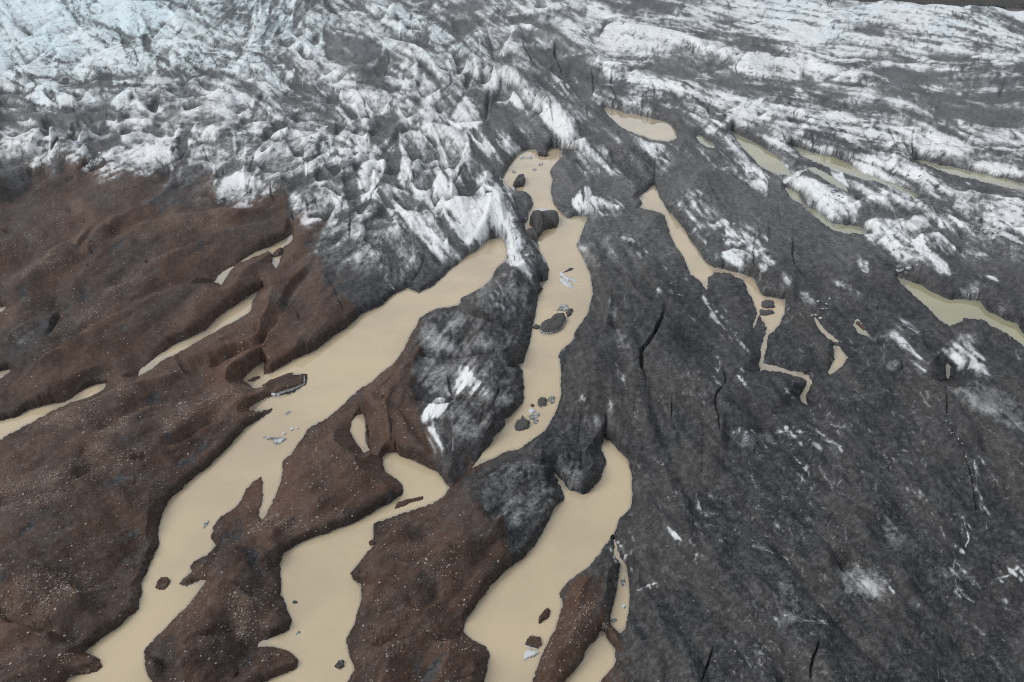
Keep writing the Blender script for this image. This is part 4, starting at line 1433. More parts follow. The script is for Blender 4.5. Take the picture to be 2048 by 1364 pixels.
    hgt = k.math('ADD', k.math('MULTIPLY', icy, k.math('ADD', k.math('MULTIPLY', bev[0], 2.2), k.math('MULTIPLY', bev[1], .6))), k.math('MULTIPLY', nm, 1.6))
    hgt = k.math('ADD', hgt, k.math('ADD', ns, k.math('MULTIPLY', nf, .45)))
    k.put(bp.inputs['Height'], hgt); k.put(k.b.inputs['Normal'], bp.outputs[0])
    return k.m
def water_mat(name, col, thin):
    k = NT(name); p = k.pos()
    sh = k.attr('shallow')
    n1, n2, n3_ = k.noise(p, .12, 3), k.noise(p, .8, 4, .65), k.noise(p, 3.5, 3, .7)
    c = k.mix(k.ramp(k.noise(p, .045, 5, .6), .38, .66), tuple(x*1.03 for x in col), (col[0]*.86, col[1]*.865, col[2]*.90))
    f = k.math('ADD', sh, k.math('MULTIPLY', k.math('SUBTRACT', n2, .5), k.math('ADD', .25, k.math('MULTIPLY', sh, .8))))
    c = k.mix(k.ramp(f, .42, .95, 0, .5), c, thin)
    spot = k.math('MULTIPLY', k.ramp(n3_, .66, .76), k.ramp(n1, .50, .66))
    c = k.mix(k.math('MULTIPLY', spot, .30), c, thin)
    k.put(k.b.inputs['Base Color'], c)
    k.b.inputs['Roughness'].default_value = .012
    k.b.inputs['IOR'].default_value = 1.5
    return k.m
MT = terrain_mat()
MW = [water_mat('silty_water', (.46, .38, .255), (.20, .20, .19)),
      water_mat('green_silty_water', (.30, .285, .175), (.22, .24, .225))]
# ------------------------------------------------------------------ terrain sheet
idx = np.arange(NU*NV).reshape(NV, NU)
quads = np.stack([idx[1:, :-1], idx[1:, 1:], idx[:-1, 1:], idx[:-1, :-1]], -1).reshape(-1, 4)
terrain = grid_mesh('terrain', PT.reshape(-1, 3), quads, dict(ice=ice, brown=brown, gravel=grv, blue=blue, tone=tone, wet_shade=wet_shade), MT)
tag(terrain, kind='structure')
# water sheets: one per stream or pool, tucked under the banks
names = {'stream': 'stream', 'pool': 'pool', 'side_channel': 'channel'}
for i, ((nm, gr, _), p) in enumerate(zip(WATER, WPOLY)):
    sl, m = fill(p, 8)
    k = m.astype(np.float32)
    big = blur(k, 2.0) > .02
    si, sj = np.nonzero(big[:-1, :-1] & big[1:, :-1] & big[:-1, 1:] & big[1:, 1:])
    if len(si) == 0: continue
    ii = idx[sl]
    q = np.stack([ii[si+1, sj], ii[si+1, sj+1], ii[si, sj+1], ii[si, sj]], -1)
    u_, inv = np.unique(q, return_inverse=True)
    V = PB.reshape(-1, 3)[u_].copy()
    V[:, 2] += .02
    shal = smooth(blur(wmask.astype(np.float32), 4.5).reshape(-1)[u_], 1.0, .45)
    o = grid_mesh(names[nm], V, inv.reshape(-1, 4), dict(shallow=shal), MW[gr])
    tag(o, kind='structure')
def place(u, v):
    bu, bv = hit(np.array([u]), np.array([v]))
    return np.array([lut(PT[..., c], bu, bv)[0] for c in range(3)]), float(lut(TB, bu, bv)[0])/F
def place_water(u, v):
    return np.array([lut(PB[..., c], np.array([u]), np.array([v]))[0] for c in range(3)]), float(lut(TB, np.array([u]), np.array([v]))[0])/F
# ------------------------------------------------------------------ loose things: floating ice, islets, rubble, stones
def rock_mat(name, ca, cb, cw, amount, rough=.6, scale=1.0):
    k = NT(name); p = k.obj()
    n1, n2 = k.noise(p, 1.6*scale, 5, .7), k.noise(p, 9*scale, 3, .7)
    c = k.mix(k.ramp(n2, .3, .7), ca, cb)
    c = k.mix(k.ramp(k.math('ADD', n1, k.math('MULTIPLY', k.math('SUBTRACT', n2, .5), .5)), 1-amount-.07, 1-amount+.07), c, cw)
    k.put(k.b.inputs['Base Color'], c); k.b.inputs['Roughness'].default_value = rough
    k.b.inputs['Specular IOR Level'].default_value = .3
    bp = k.n('ShaderNodeBump'); bp.inputs['Strength'].default_value = .5; bp.inputs['Distance'].default_value = .06
    k.put(bp.inputs['Height'], n2); k.put(k.b.inputs['Normal'], bp.outputs[0])
    return k.m
M_ICE = rock_mat('clean_ice', (.42, .44, .45), (.60, .63, .65), (.10, .10, .10), .40)
M_GICE = rock_mat('dusty_ice', (.10, .10, .10), (.20, .20, .20), (.48, .50, .51), .45)
M_DIRT = rock_mat('dirt_on_ice', (.036, .036, .039), (.075, .071, .069), (.20, .20, .20), .30)
M_BROWN = rock_mat('brown_gravel', BRN_A, BRN_B, (.26, .20, .16), .36, .8)
M_PALE = rock_mat('pale_stone', (.22, .19, .165), (.36, .33, .30), (.45, .43, .41), .4, .8, 3)
M_TAN = rock_mat('tan_stone', (.16, .105, .07), (.25, .17, .115), (.30, .24, .19), .35, .8, 3)
M_DARK = rock_mat('dark_stone', (.02, .018, .018), (.045, .038, .035), (.10, .09, .085), .35, .7, 3)
def mesh_obj(name, verts, faces, mat, parent=None, smooth_=False):
    me = bpy.data.meshes.new(name); me.from_pydata([tuple(v) for v in verts], [], faces); me.update()
    if smooth_: me.polygons.foreach_set('use_smooth', [True]*len(me.polygons))
    me.materials.append(mat)
    return link(bpy.data.objects.new(name, me), parent)
def slab(name, pts, h, mat, seed, label=None, cat=None, group=None, crust=None, crust_mat=None, tilt=.25, on_land=False):
    """a lump with a traced outline: submerged foot, broken sides, uneven top"""
    r = np.random.default_rng(seed)
    D = np.array(roughen(pts, .9, 1.6, seed))
    cu, cv = D.mean(0)
    P = np.array([place_water(u, v)[0] for u, v in D])
    _, sc = place_water(cu, cv)
    O = P.mean(0); P = P-O
    n = len(P); H_ = h*sc
    span = np.abs(P[:, :2]).max()
    td = r.normal(size=2); td /= np.hypot(*td)
    ph = r.uniform(0, 6.28, (7, 2)); kd = r.normal(0, 1, (7, 2))*2.6/span; am = r.uniform(.3, 1, 7)
    def ring(f, z, rg):
        R_ = P*[f, f, 0]
        R_[:, :2] *= 1+r.normal(0, rg*.6, (n, 1))
        w_ = sum(am[q]*np.sin(R_[:, :2]@kd[q]+ph[q, 0]) for q in range(7))
        R_[:, 2] = z*(1+tilt*(R_[:, :2]@td)/span+.16*w_*(f < .97))+r.normal(0, .02*H_, n)
        return R_
    rings = [ring(1.0, 0, 0)-[0, 0, .35*H_+.12], ring(1.0, H_*.12, .015), ring(.93, H_*.55, .03), ring(.78, H_*.86, .05), ring(.5, H_*1.0, .07), ring(.24, H_*.97, .08)]
    V = np.vstack(rings+[[[0, 0, rings[-1][:, 2].mean()]]])
    Fc = []
    for k in range(len(rings)-1):
        for i in range(n):
            a, b = k*n+i, k*n+(i+1) % n
            Fc.append((a, b, b+n, a+n))
    k = (len(rings)-1)*n
    for i in range(n): Fc.append((k+i, k+(i+1) % n, len(V)-1))
    # outward orientation
    ar = np.sum(P[:, 0]*np.roll(P[:, 1], -1)-np.roll(P[:, 0], -1)*P[:, 1])
    if ar < 0: Fc = [f[::-1] for f in Fc]
    if crust:
        root = bpy.data.objects.new(name, None); link(root); root.location = O; root.empty_display_size = .2
        mesh_obj('ice_body', V, Fc, mat, root)
        c0 = 2
        CV = V[c0*n:].copy(); CV[:n, :2] *= 1.02; CV[:, 2] += .05*H_+.02
        CF = [tuple(i-c0*n for i in f) for f in Fc if min(f) >= c0*n]
        low = len(CV); CV = np.vstack([CV, V[c0*n:(c0+1)*n]*[1.0, 1.0, .93]])
        for i in range(n):
            f = (low+i, low+(i+1) % n, (i+1) % n, i)
            CF.append(f if ar > 0 else f[::-1])
        mesh_obj('dirt_crust', CV, CF, crust_mat, root)
        o = root
    else:
        o = mesh_obj(name, V, Fc, mat); o.location = O
    return tag(o, label, cat, group)
W_ = 'water'
LOOSE = [
('ice_floe', 'b', 3, M_ICE, 'white leaf-shaped ice floe drifting in the central stream, largest of the white floes there', 'ice floe', None, '1305,345 1330,350 1360,365 1385,385 1400,415 1370,400 1340,390 1315,370'),
('ice_floe', 'b', 3, M_ICE, 'thin bent strip of pale ice above the white leaf-shaped floe', 'ice floe', None, '1300,315 1310,305 1330,335 1350,345 1395,350 1410,362 1380,362 1340,352 1310,335'),
('ice_floe', 'b', 2, M_DIRT, 'narrow dark sliver of ice lying farthest up beside the white leaf-shaped floe', 'ice floe', None, '1330,300 1350,290 1385,283 1375,294 1345,304 1318,312'),
('ice_block', 'b', 10, M_GICE, 'large dirt-covered ice block with a white foot in mid central stream', 'ice block', 'C', '1190,620 1240,590 1290,560 1330,565 1345,590 1320,640 1290,660 1240,672 1195,668 1185,650'),
('ice_floe', 'b', 3, M_DIRT, 'small dark spur of ice between the bank and the large dirt-covered block', 'ice floe', None, '1145,630 1160,615 1200,620 1195,638 1165,640'),
('ice_floe', 'b', 3, M_GICE, 'round grey ice floe just beyond the large dirt-covered block', 'ice floe', None, '1285,530 1310,500 1345,495 1360,520 1330,535'),
('ice_floe', 'b', 5, M_DIRT, 'dark pointed ice piece touching the right end of the large dirt-covered block', 'ice floe', None, '1335,545 1360,530 1380,528 1370,555 1350,570'),
('ice_block', 'b', 5, M_GICE, 'dark and white ice block heading the cluster in the lower central stream', 'ice block', 'C', '1175,1060 1190,1040 1215,1045 1230,1060 1215,1070 1225,1085 1190,1098 1172,1085'),
('ice_floe', 'b', 5, M_GICE, 'grey ice lump nearest the right bank in the lower central stream cluster', 'ice floe', None, '1230,1050 1250,1040 1272,1040 1270,1070 1255,1080 1240,1065'),
('ice_floe', 'b', 3, M_ICE, 'white ice cake in the middle of the lower central stream cluster', 'ice floe', None, '1115,1125 1130,1105 1150,1105 1165,1130 1140,1135'),
('ice_floe', 'b', 3, M_GICE, 'streaked grey ice plate just below the white cake of the lower cluster', 'ice floe', None, '1120,1150 1150,1135 1185,1130 1185,1155 1160,1165 1130,1170'),
('ice_floe', 'b', 3, M_GICE, 'small grey ice wedge below the streaked plate of the lower cluster', 'ice floe', None, '1145,1175 1165,1165 1180,1170 1165,1195 1148,1190'),
('ice_block', 'b', 6, M_DIRT, 'largest dark lump at the downstream end of the lower central stream cluster', 'ice block', None, '1035,1205 1050,1185 1075,1180 1085,1150 1100,1180 1130,1190 1120,1220 1085,1232 1045,1235'),
('stone', 'b', 2, M_BROWN, 'tiny brown lump alone on the left of the lower central stream cluster', 'stone', None, '1133,1086 1145,1078 1157,1088 1145,1097'),
('ice_floe', 'a', 2.5, M_GICE, 'flat grey ice floe with a narrow tail in the wide left stream', 'ice floe', None, '1535,1272 1560,1265 1600,1275 1640,1270 1685,1280 1670,1295 1620,1318 1595,1305 1600,1285 1560,1282'),
('ice_floe', 'a', 2, M_ICE, 'small white ice bit just above the flat grey floe of the left stream', 'ice floe', None, '1650,1250 1665,1240 1682,1250 1665,1260'),
('ice_floe', 'a', 2, M_ICE, 'white ice bit second from the right bank near the flat grey floe', 'ice floe', None, '1693,1222 1710,1213 1722,1225 1705,1240'),
('ice_floe', 'a', 2, M_ICE, 'tiniest white ice bit nearest the right bank of the left stream', 'ice floe', None, '1733,1217 1742,1210 1750,1217 1742,1225'),
('ice_floe', 'a', 2, M_GICE, 'slim grey ice sliver alone below the fallen slab in the left stream', 'ice floe', None, '1666,1137 1680,1124 1698,1116 1703,1126 1678,1142'),
('gravel_bar', 'e', 3, M_BROWN, 'brown knobbly gravel bar in the bend of the stream between the brown mounds', 'gravel bar', None, '335,350 350,318 390,305 430,295 500,278 502,292 470,305 420,318 395,340 355,348'),
('ice_floe', 'd', 3, M_GICE, 'grey hook-shaped ice shard in the left stream beside the spotted spur', 'ice floe', None, '1188,470 1195,440 1222,420 1220,440 1204,457'),
('gravel_bar', 'd', 6, M_BROWN, 'rounded heap of pale speckled gravel at the narrows of the left stream', 'gravel bar', None, '905,815 925,775 950,755 985,755 1000,775 990,800 960,822 930,825'),
('gravel_bar', 'd', 12, M_BROWN, 'big brown gravelly mound against the bank at the bottom of the left stream', 'gravel bar', None, '375,1320 400,1285 470,1225 540,1212 585,1235 600,1275 570,1305 500,1318 420,1330'),
('boulder', 'e', 7, M_BROWN, 'rusty brown boulder standing out of the right-hand lower stream', 'boulder', None, '1180,1020 1182,990 1200,965 1235,930 1250,945 1245,980 1215,1005 1190,1025'),
('ice_block', 'e', 7, M_ICE, 'brown-topped white ice block in the lower right stream near the brown strip', 'ice block', 'B', '1095,1150 1110,1120 1135,1095 1190,1105 1198,1150 1170,1175 1130,1165'),
('ice_block', 'e', 4, M_ICE, 'pale jagged ice piece just downstream of the brown-topped white ice block', 'ice block', None, '1090,1240 1100,1190 1120,1170 1150,1185 1185,1190 1160,1220 1120,1225'),
('ice_floe', 'e', 3, M_GICE, 'upright narrow ice piece in the slim side channel, upstream of its two others', 'ice floe', None, '1658,770 1680,755 1690,800 1668,804'),
('ice_floe', 'e', 2.5, M_ICE, 'white ice lump in the middle of the slim side channel', 'ice floe', None, '1658,925 1680,903 1694,920 1680,938'),
('ice_floe', 'e', 2.5, M_GICE, 'grey oval ice piece at the lower left end of the slim side channel', 'ice floe', None, '1603,1005 1630,990 1647,1008 1625,1020'),
('boulder', 'd', 6, M_DIRT, 'dark boulder in the lower pool of the stream between the two brown mounds', 'boulder', None, '1955,1275 1985,1245 2012,1240 2015,1275 1990,1290'),
('stone', 'd', 2.5, M_DIRT, 'small dark stone alone in the upper reach of the stream between the brown mounds', 'stone', None, '1713,897 1726,890 1740,895 1738,905 1718,907'),
('ice_floe', 'd', 2, M_GICE, 'thin grey ice splinter near the left bank above the dark boulder', 'ice floe', None, '1731,1088 1748,1063 1761,1070 1747,1088'),
('ice_block', 'G', 13, M_DIRT, 'dark pointed ice block at the left edge of the upper central stream', 'ice block', None, '5,470 30,440 60,415 100,395 110,420 95,470 60,475 20,490'),
('ice_floe', 'G', 5, M_ICE, 'white knob of ice against the dark pointed block of the upper stream', 'ice floe', None, '0,490 15,480 28,500 20,515 0,515'),
('ice_block', 'G', 20, M_DIRT, 'rounded dark islet of dirty ice where the upper central stream splits', 'ice islet', None, '140,770 170,725 220,700 330,690 370,710 378,750 350,800 300,805 260,815 215,870 190,850 165,800'),
('ice_block', 'G', 12, M_DIRT, 'smaller dark lump below the rounded islet against the white ice spur', 'ice block', None, '100,840 130,820 190,840 215,880 200,910 120,880 95,862'),
('ice_block', 'c', 5, M_DIRT, 'upper square dark block standing in the forked stream on the right', 'ice block', None, '510,480 530,470 580,475 590,515 545,520 512,510'),
('ice_block', 'c', 4, M_DIRT, 'lower wedge-shaped dark block standing in the forked stream on the right', 'ice block', None, '500,525 580,535 587,547 540,562 505,557'),
('ice_floe', 'G', 2, M_GICE, 'dark leaf-like floe in the middle of the uppermost pool', 'ice floe', None, '208,300 225,287 245,284 238,297'),
('ice_floe', 'G', 1.5, M_GICE, 'faint thin floe below the dark leaf-like one in the uppermost pool', 'ice floe', None, '166,336 185,329 197,333 180,340'),
('ice_floe', 'G', 2, M_GICE, 'grey crumbs of ice at the left shore of the uppermost pool', 'ice floe', None, '0,350 20,343 36,355 15,364'),
('ice_floe', 'G', 2, M_ICE, 'flat lacy white floe just above the rounded dark islet', 'ice floe', None, '185,650 215,646 270,650 318,665 290,677 230,680 200,670'),
('ice_slab', 'a', 9, M_ICE, 'long toppled slab with dark top and white side jutting into the left stream', 'ice slab', 'B', '1590,1025 1600,985 1690,950 1785,915 1783,960 1700,1005 1610,1032'),
('ice_block', 'G', 9, M_DIRT, 'small black block on the far shore of the uppermost pool', 'ice block', None, '205,200 230,190 275,190 285,220 260,235 215,228'),
('gravel_bar', 'a', 1.5, M_BROWN, 'long thin silt bar pointing up the left stream beside the toppled slab', 'gravel bar', None, '1530,970 1580,940 1650,912 1710,890 1720,897 1660,925 1600,955 1545,980'),
('gravel_bar', 'a', 2, M_BROWN, 'short gravel bar at the head of the shallow bay of the left stream', 'gravel bar', None, '1445,945 1480,925 1520,915 1525,925 1480,945'),
('boulder', 'a', 6, M_BROWN, 'brown rock sitting in the fork of the thin channel at upper left', 'boulder', None, '1598,205 1630,185 1655,170 1650,200 1620,215 1600,220'),
('gravel_bar', 'c', 1.2, M_BROWN, 'brown bar in the small yellow pool at the foot of the right-hand ice', 'gravel bar', None, '1064,600 1080,594 1105,618 1122,645 1108,648 1084,628'),
('boulder', 'e', 4, M_BROWN, 'brown knob beside the right bank of the stream between the mounds', 'boulder', None, '185,548 198,533 220,543 218,562 195,564'),
]
for q, (nm, tl, h, mt, lab, cat, cr, txt) in enumerate(LOOSE):
    slab(nm, T(tl, txt), h, mt, 900+q, lab, cat, None, cr, {'C': M_DIRT, 'B': M_BROWN}.get(cr))
for q, txt in enumerate(['63,235 75,228 82,245 68,252', '84,232 95,228 99,242 87,246', '103,235 114,230 120,245 108,248', '123,235 140,228 140,245 127,247', '143,232 161,230 160,247 147,248']):
    slab('ice_floe', T('G', txt), 3, M_ICE, 1100+q, 'tiny white ice crumb in the row under the far bank of the uppermost pool', 'ice floe', 'row of white ice crumbs in the uppermost pool')
# ---- angular chunks and stones: a few shapes, copied
def lump(seed, flat=.7, m=11, sub=2):
    import bmesh
    r = np.random.default_rng(seed)
    bm = bmesh.new(); bmesh.ops.create_icosphere(bm, subdivisions=sub, radius=1)
    V = np.array([v.co[:] for v in bm.verts]); Fc = [tuple(v.index for v in f.verts) for f in bm.faces]; bm.free()
    for _ in range(m):
        n = r.normal(size=3); n /= np.linalg.norm(n); c = r.uniform(.45, .85)
        d = V@n; V = V-np.clip(d-c, 0, None)[:, None]*n
    V *= [r.uniform(.85, 1.25), r.uniform(.7, 1), flat*r.uniform(.8, 1.2)]
    V += r.normal(0, .02, V.shape)
    return V, Fc
def place_many(u, v):
    bu, bv = hit(u, v)
    return np.stack([lut(PT[..., c], bu, bv) for c in range(3)], -1), lut(TB, bu, bv)/F
def protos(name, mats, n, flat, sub=2):
    out = []
    for k in range(n):
        V, Fc = lump(hash(name) % 1 + 70+13*k+len(name), flat, 11, sub)
        for m_ in mats:
            me = bpy.data.meshes.new(name); me.from_pydata(V.tolist(), [], Fc); me.materials.append(m_); me.update()
            out.append(me)
    return out
ICES = protos('ice_chunk', [M_ICE, M_GICE], 4, .75)
RUB = [
 ('f', '1690,0 1725,110 1758,300', 10, 4, 9, 'ice chunk wedged in the open crevasse down the right-hand dark slope', 'chunks in the right-hand crevasse'),
 ('c', '1600,1185 1640,1260 1690,1330', 9, 4, 9, 'ice chunk choking the upper crevasse beside the pale slope on the right', 'chunks in the upper right crevasse'),
 ('c', '1250,200 1330,160 1440,200 1400,280 1300,300 1360,340', 20, 5, 15, 'broken ice chunk heaped where the right-hand ice meets the green stream', 'rubble above the green stream'),
 ('H', '1690,800 1760,830 1860,860 1800,870', 16, 4, 9, 'small white ice chunk piled below the large white dome at far right', 'rubble below the far right dome'),
 ('c', '810,560 850,520 900,470 860,600', 10, 4, 10, 'ice chunk around the small crevasse mouth above the thin right channel', 'chunks by the thin right channel'),
 ('E', '690,330 740,270 800,240 720,300', 12, 4, 9, 'crumbled white ice chunk along the edge of the brown debris at upper left', 'crumbled edge at upper left'),
 ('F', '450,90 500,80 560,100', 8, 4, 8, 'ice chunk lodged in the dark gap between white towers above the brown debris', 'chunks between the white towers'),
 ('H', '490,480 540,540 600,610', 10, 4, 9, 'ice chunk strung along the gully beside the tall grey ice wall', 'chunks along the gully'),
 ('H', '270,610 290,625 320,630', 4, 4, 8, 'ice chunk jammed across the narrow green channel', 'chunks in the narrow green channel'),
 ('H', '1110,390 1180,395 1240,410', 5, 5, 9, 'white ice chunk on the dark band above the narrow green channel', 'chunks on the dark band'),
]
first = {}
for q, (tl, txt, n, s0, s1, lab, grp) in enumerate(RUB):
    r = np.random.default_rng(300+q)
    D = curve(T(tl, txt))
    p = D[np.clip((np.sort(r.uniform(0, 1, n))*(len(D)-1)), 0, len(D)-1).astype(int)]+r.normal(0, 4.2, (n, 2))
    X, sc = place_many(p[:, 0], p[:, 1])
    for k in range(n):
        o = bpy.data.objects.new('ice_chunk', ICES[int(r.integers(len(ICES)))])
        z = r.uniform(s0, s1)*(.32 if tl == 'f' or n == 9 else .5)*sc[k]
        o.location = X[k]+[0, 0, z*.25]; o.scale = (z, z, z); o.rotation_euler = (r.normal(0, .3), r.normal(0, .3), r.uniform(0, 6.3))
        link(o); tag(o, lab, 'ice chunk', grp)
# single stones one can pick out
STN = [protos('stone', [m_], 4, .6) for m_ in (M_PALE, M_TAN, M_DARK)]
SW = ['pale', 'tan', 'dark']
ZONES = [
 ('P', '0,900 250,900 400,880 300,1080 250,1160 240,1240 140,1330 0,1364', 62, 'on the brown slope left of the wide left stream', 'lower left slope'),
 ('P', '380,1180 430,1120 520,1090 560,1200 570,1260 500,1330 420,1364 330,1364 310,1300', 34, 'on the brown mound between the two left streams', 'mound between the left streams'),
 ('P', '740,1080 900,1030 980,1080 930,1200 920,1270 960,1340 940,1364 720,1364 700,1290 730,1160', 44, 'on the brown mound between the middle and right streams', 'mound between the middle and right streams'),
 ('P', '1130,1200 1180,1180 1200,1260 1150,1330 1090,1364 1100,1290', 14, 'on the brown strip between the right stream and its slim side channel', 'strip by the side channel'),
 ('P', '600,900 700,840 780,960 760,1020 600,1070 540,1060', 22, 'on the rusty mound between the wide left stream and the bend', 'rusty mound'),
 ('P', '40,860 240,780 420,720 500,800 460,850 340,930 100,890', 40, 'on the gravel band between the left pond and the wide stream', 'gravel band by the left pond'),
 ('P', '0,420 200,420 400,440 500,500 400,600 250,700 60,780 0,700', 36, 'on the upper brown ridges below the ice', 'upper brown ridges'),
]
for q, (tl, txt, n, where, zone) in enumerate(ZONES):
    r = np.random.default_rng(40+q)
    pg = T(tl, txt); P_ = np.array(pg)
    got = []
    while len(got) < n:
        u, v = r.uniform(P_[:, 0].min(), P_[:, 0].max()), r.uniform(P_[:, 1].min(), P_[:, 1].max())
        ins = False
        for (xa, ya), (xb, yb) in zip(pg, pg[1:]+pg[:1]):
            if (ya > v) != (yb > v) and u < xa+(v-ya)*(xb-xa)/(yb-ya): ins = not ins
        j, i = int((u-U0)/S), int((v-V0)/S)
        if ins and wsoft[i, j] < .05: got.append((u, v))
    got = np.array(got)
    X, sc = place_many(got[:, 0], got[:, 1])
    for k in range(n):
        c = int(r.choice(3, p=[.55, .33, .12]))
        o = bpy.data.objects.new('stone', STN[c][int(r.integers(4))])
        z = r.uniform(1.3, 2.6)*sc[k]*(1.35 if r.random() < .12 else 1)
        o.location = X[k]+[0, 0, z*.2]; o.scale = (z, z, z); o.rotation_euler = (r.normal(0, .3), r.normal(0, .3), r.uniform(0, 6.3))
        link(o); tag(o, f'small {SW[c]} stone {where}', 'stone', f'{SW[c]} stones, {zone}')
tag(slab('ice_chunk', T('a', '395,530 405,515 422,520 425,540 408,550'), 5, M_ICE, 77), 'lone white ice lump on the brown debris at left, above the dark hollow', 'ice chunk')
tag(slab('boulder', T('a', '440,490 455,478 480,480 485,492 455,498'), 4, M_BROWN, 78), 'red-brown boulder on the gravel just right of the lone white lump', 'boulder')
# gravel nobody could count
bmp = brown*(1-wsoft)*(wsoft < .05)
prob = np.clip(bmp*(.05+1.0*grv+.10*smooth(n40+.6*n20, .6, 2)), 0, 2)*(UG > -200)*(UG < 2200)*(VG > 380)*(VG < 1500)
prob *= 1+smooth(VG, 500, 1300)
cp = np.cumsum(prob.ravel().astype(np.float64)); NG = 11000
pick = np.searchsorted(cp, rng.uniform(0, cp[-1], NG))
gb = np.stack([PT[..., c].ravel()[pick] for c in range(3)], -1)
gb[:, :2] += rng.normal(0, .08, (NG, 2))
OV = np.array([(1, 0, 0), (-1, 0, 0), (0, 1, 0), (0, -1, 0), (0, 0, .8), (0, 0, -.8)], float)
OF = np.array([(0, 2, 4), (2, 1, 4), (1, 3, 4), (3, 0, 4), (2, 0, 5), (1, 2, 5), (3, 1, 5), (0, 3, 5)])
sz = np.exp(rng.normal(-2.75, .38, NG))
an_ = rng.uniform(0, 6.28, NG); ca_, sa_ = np.cos(an_), np.sin(an_)
ov = OV[None]*(1+rng.normal(0, .22, (NG, 6, 1)))*sz[:, None, None]
ov = np.stack([ov[..., 0]*ca_[:, None]-ov[..., 1]*sa_[:, None], ov[..., 0]*sa_[:, None]+ov[..., 1]*ca_[:, None], ov[..., 2]], -1)
ov += gb[:, None, :]+[0, 0, .02]
me = bpy.data.meshes.new('gravel')
me.vertices.add(NG*6); me.vertices.foreach_set('co', ov.astype(np.float32).ravel())
fi = (OF[None]+6*np.arange(NG)[:, None, None]).reshape(-1, 3)
me.loops.add(len(fi)*3); me.loops.foreach_set('vertex_index', fi.astype(np.int32).ravel())
me.polygons.add(len(fi)); me.polygons.foreach_set('loop_start', np.arange(len(fi), dtype=np.int32)*3)
me.polygons.foreach_set('material_index', np.repeat(rng.choice(3, NG, p=[.5, .35, .15]), 8).astype(np.int32))
for m_ in (M_PALE, M_TAN, M_DARK): me.materials.append(m_)
me.update(calc_edges=True)
tag(link(bpy.data.objects.new('gravel', me)), 'loose pale and tan gravel strewn over the brown debris', 'gravel', kind='stuff')
# ------------------------------------------------------------------ far hillside beyond the ice, wide ground
hu = np.linspace(1380, 3300, 200); hk = np.linspace(0, 1, 40)
HU, HK = np.meshgrid(hu, hk)
r = np.random.default_rng(8)
dep = 1560+420*HK+30*np.sin(HU*.013)+18*np.sin(HU*.041+2*HK)
hz = -8+130*HK**.9+10*np.sin(HU*.027+3*HK)*HK+5*np.sin(HU*.11+9*HK)+r.normal(0, 2.2, HU.shape)*(HK > .01)
HV = np.stack([(HU-1024)/F*dep, dep, hz], -1)
k = NT('dark_hillside'); p = k.pos()
n1, n2 = k.noise(p, .02, 5, .7), k.noise(p, .15, 3, .7)
k.put(k.b.inputs['Base Color'], k.mix(k.ramp(n1, .4, .65), k.mix(n2, (.006, .005, .005), (.014, .012, .009)), (.028, .025, .014)))
k.b.inputs['Roughness'].default_value = .9
hi = np.arange(200*40).reshape(40, 200)
hq = np.stack([hi[:-1, :-1], hi[:-1, 1:], hi[1:, 1:], hi[1:, :-1]], -1).reshape(-1, 4)
tag(grid_mesh('hills', HV.reshape(-1, 3), hq, {}, k.m), kind='structure')
k = NT('outwash'); p = k.pos()
k.put(k.b.inputs['Base Color'], k.mix(k.noise(p, .05, 5, .7), (.03, .027, .025), (.07, .06, .052))); k.b.inputs['Roughness'].default_value = .9
g = mesh_obj('ground', [(-7000, -3000, -9), (7000, -3000, -9), (7000, 9000, -9), (-7000, 9000, -9)], [(0, 1, 2, 3)], k.m)
tag(g, kind='structure')
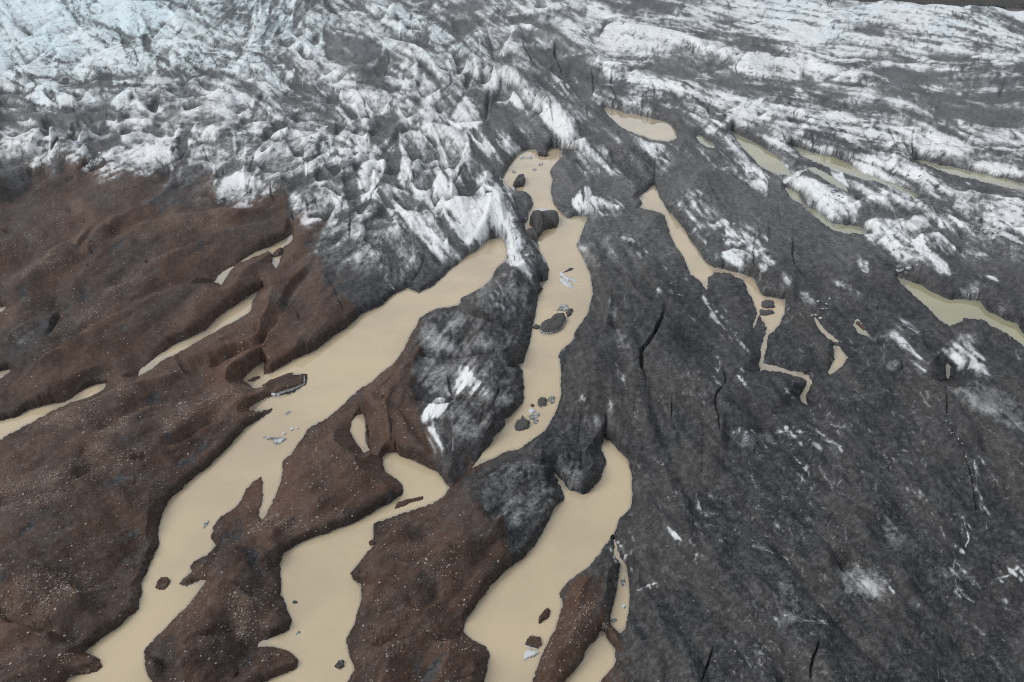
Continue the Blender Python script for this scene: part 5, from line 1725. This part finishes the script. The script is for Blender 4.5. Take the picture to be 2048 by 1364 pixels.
# ------------------------------------------------------------------ pale air over the far ice
hx = bpy.data.meshes.new('haze')
x0, x1, y0, y1, z0, z1 = -7100, 7100, -3100, 9100, -30, 190
hx.from_pydata([(x, y, z) for z in (z0, z1) for x, y in ((x0, y0), (x1, y0), (x1, y1), (x0, y1))], [],
               [(3, 2, 1, 0), (4, 5, 6, 7), (0, 1, 5, 4), (1, 2, 6, 5), (2, 3, 7, 6), (3, 0, 4, 7)])
hm = bpy.data.materials.new('haze'); hm.use_nodes = True; hn = hm.node_tree; hn.nodes.clear()
ho = hn.nodes.new('ShaderNodeOutputMaterial'); hv = hn.nodes.new('ShaderNodeVolumePrincipled')
hv.inputs['Color'].default_value = (.84, .92, 1, 1); hv.inputs['Density'].default_value = .000045
hn.links.new(hv.outputs[0], ho.inputs['Volume'])
hx.materials.append(hm)
tag(link(bpy.data.objects.new('haze', hx)), 'thin pale haze over the glacier', 'haze', kind='stuff')
# ------------------------------------------------------------------ camera, light, air
cd = bpy.data.cameras.new('camera'); cam = bpy.data.objects.new('camera', cd); COL.objects.link(cam)
cam.location = (0, 0, HCAM); cam.rotation_euler = (math.pi/2-PITCH, 0, 0)
cd.sensor_fit = 'HORIZONTAL'; cd.sensor_width = 36; cd.lens = 36*F/2048
cd.clip_end = 20000
scene.camera = cam
w = bpy.data.worlds.new('World'); scene.world = w; w.use_nodes = True
nt = w.node_tree; bg = nt.nodes['Background']
sky = nt.nodes.new('ShaderNodeTexSky'); sky.sky_type = 'NISHITA'; sky.sun_disc = False
SE, SR = math.radians(44), math.radians(262)
sky.sun_elevation = SE; sky.sun_rotation = SR
sky.air_density = 1.0; sky.dust_density = 7.0; sky.ozone_density = 1.0
hs = nt.nodes.new('ShaderNodeHueSaturation'); hs.inputs['Saturation'].default_value = .42
cl = nt.nodes.new('ShaderNodeMix'); cl.data_type = 'RGBA'          # an even cloud layer over the clear sky
cl.inputs[0].default_value = .78; cl.inputs[7].default_value = (5.8, 6.05, 6.4, 1)
nt.links.new(sky.outputs[0], hs.inputs['Color']); nt.links.new(hs.outputs[0], cl.inputs[6]); nt.links.new(cl.outputs[2], bg.inputs[0])
bg.inputs[1].default_value = .125
sd = bpy.data.lights.new('sun', 'SUN'); sun = bpy.data.objects.new('sun', sd); COL.objects.link(sun)
sd.energy = 1.5; sd.angle = math.radians(28); sd.color = (1, .97, .93)
# sky texture rotation: azimuth measured clockwise from +Y
az = SR
dirv = (math.sin(az)*math.cos(SE), math.cos(az)*math.cos(SE), math.sin(SE))
from mathutils import Vector
sun.rotation_euler = Vector(dirv).to_track_quat('Z', 'Y').to_euler()
scene.view_settings.view_transform = 'Standard'; scene.view_settings.look = 'None'
scene.view_settings.exposure = 0.1; scene.view_settings.gamma = 1

scene.cycles.use_denoising = False
scene.cycles.filter_width = 1.2
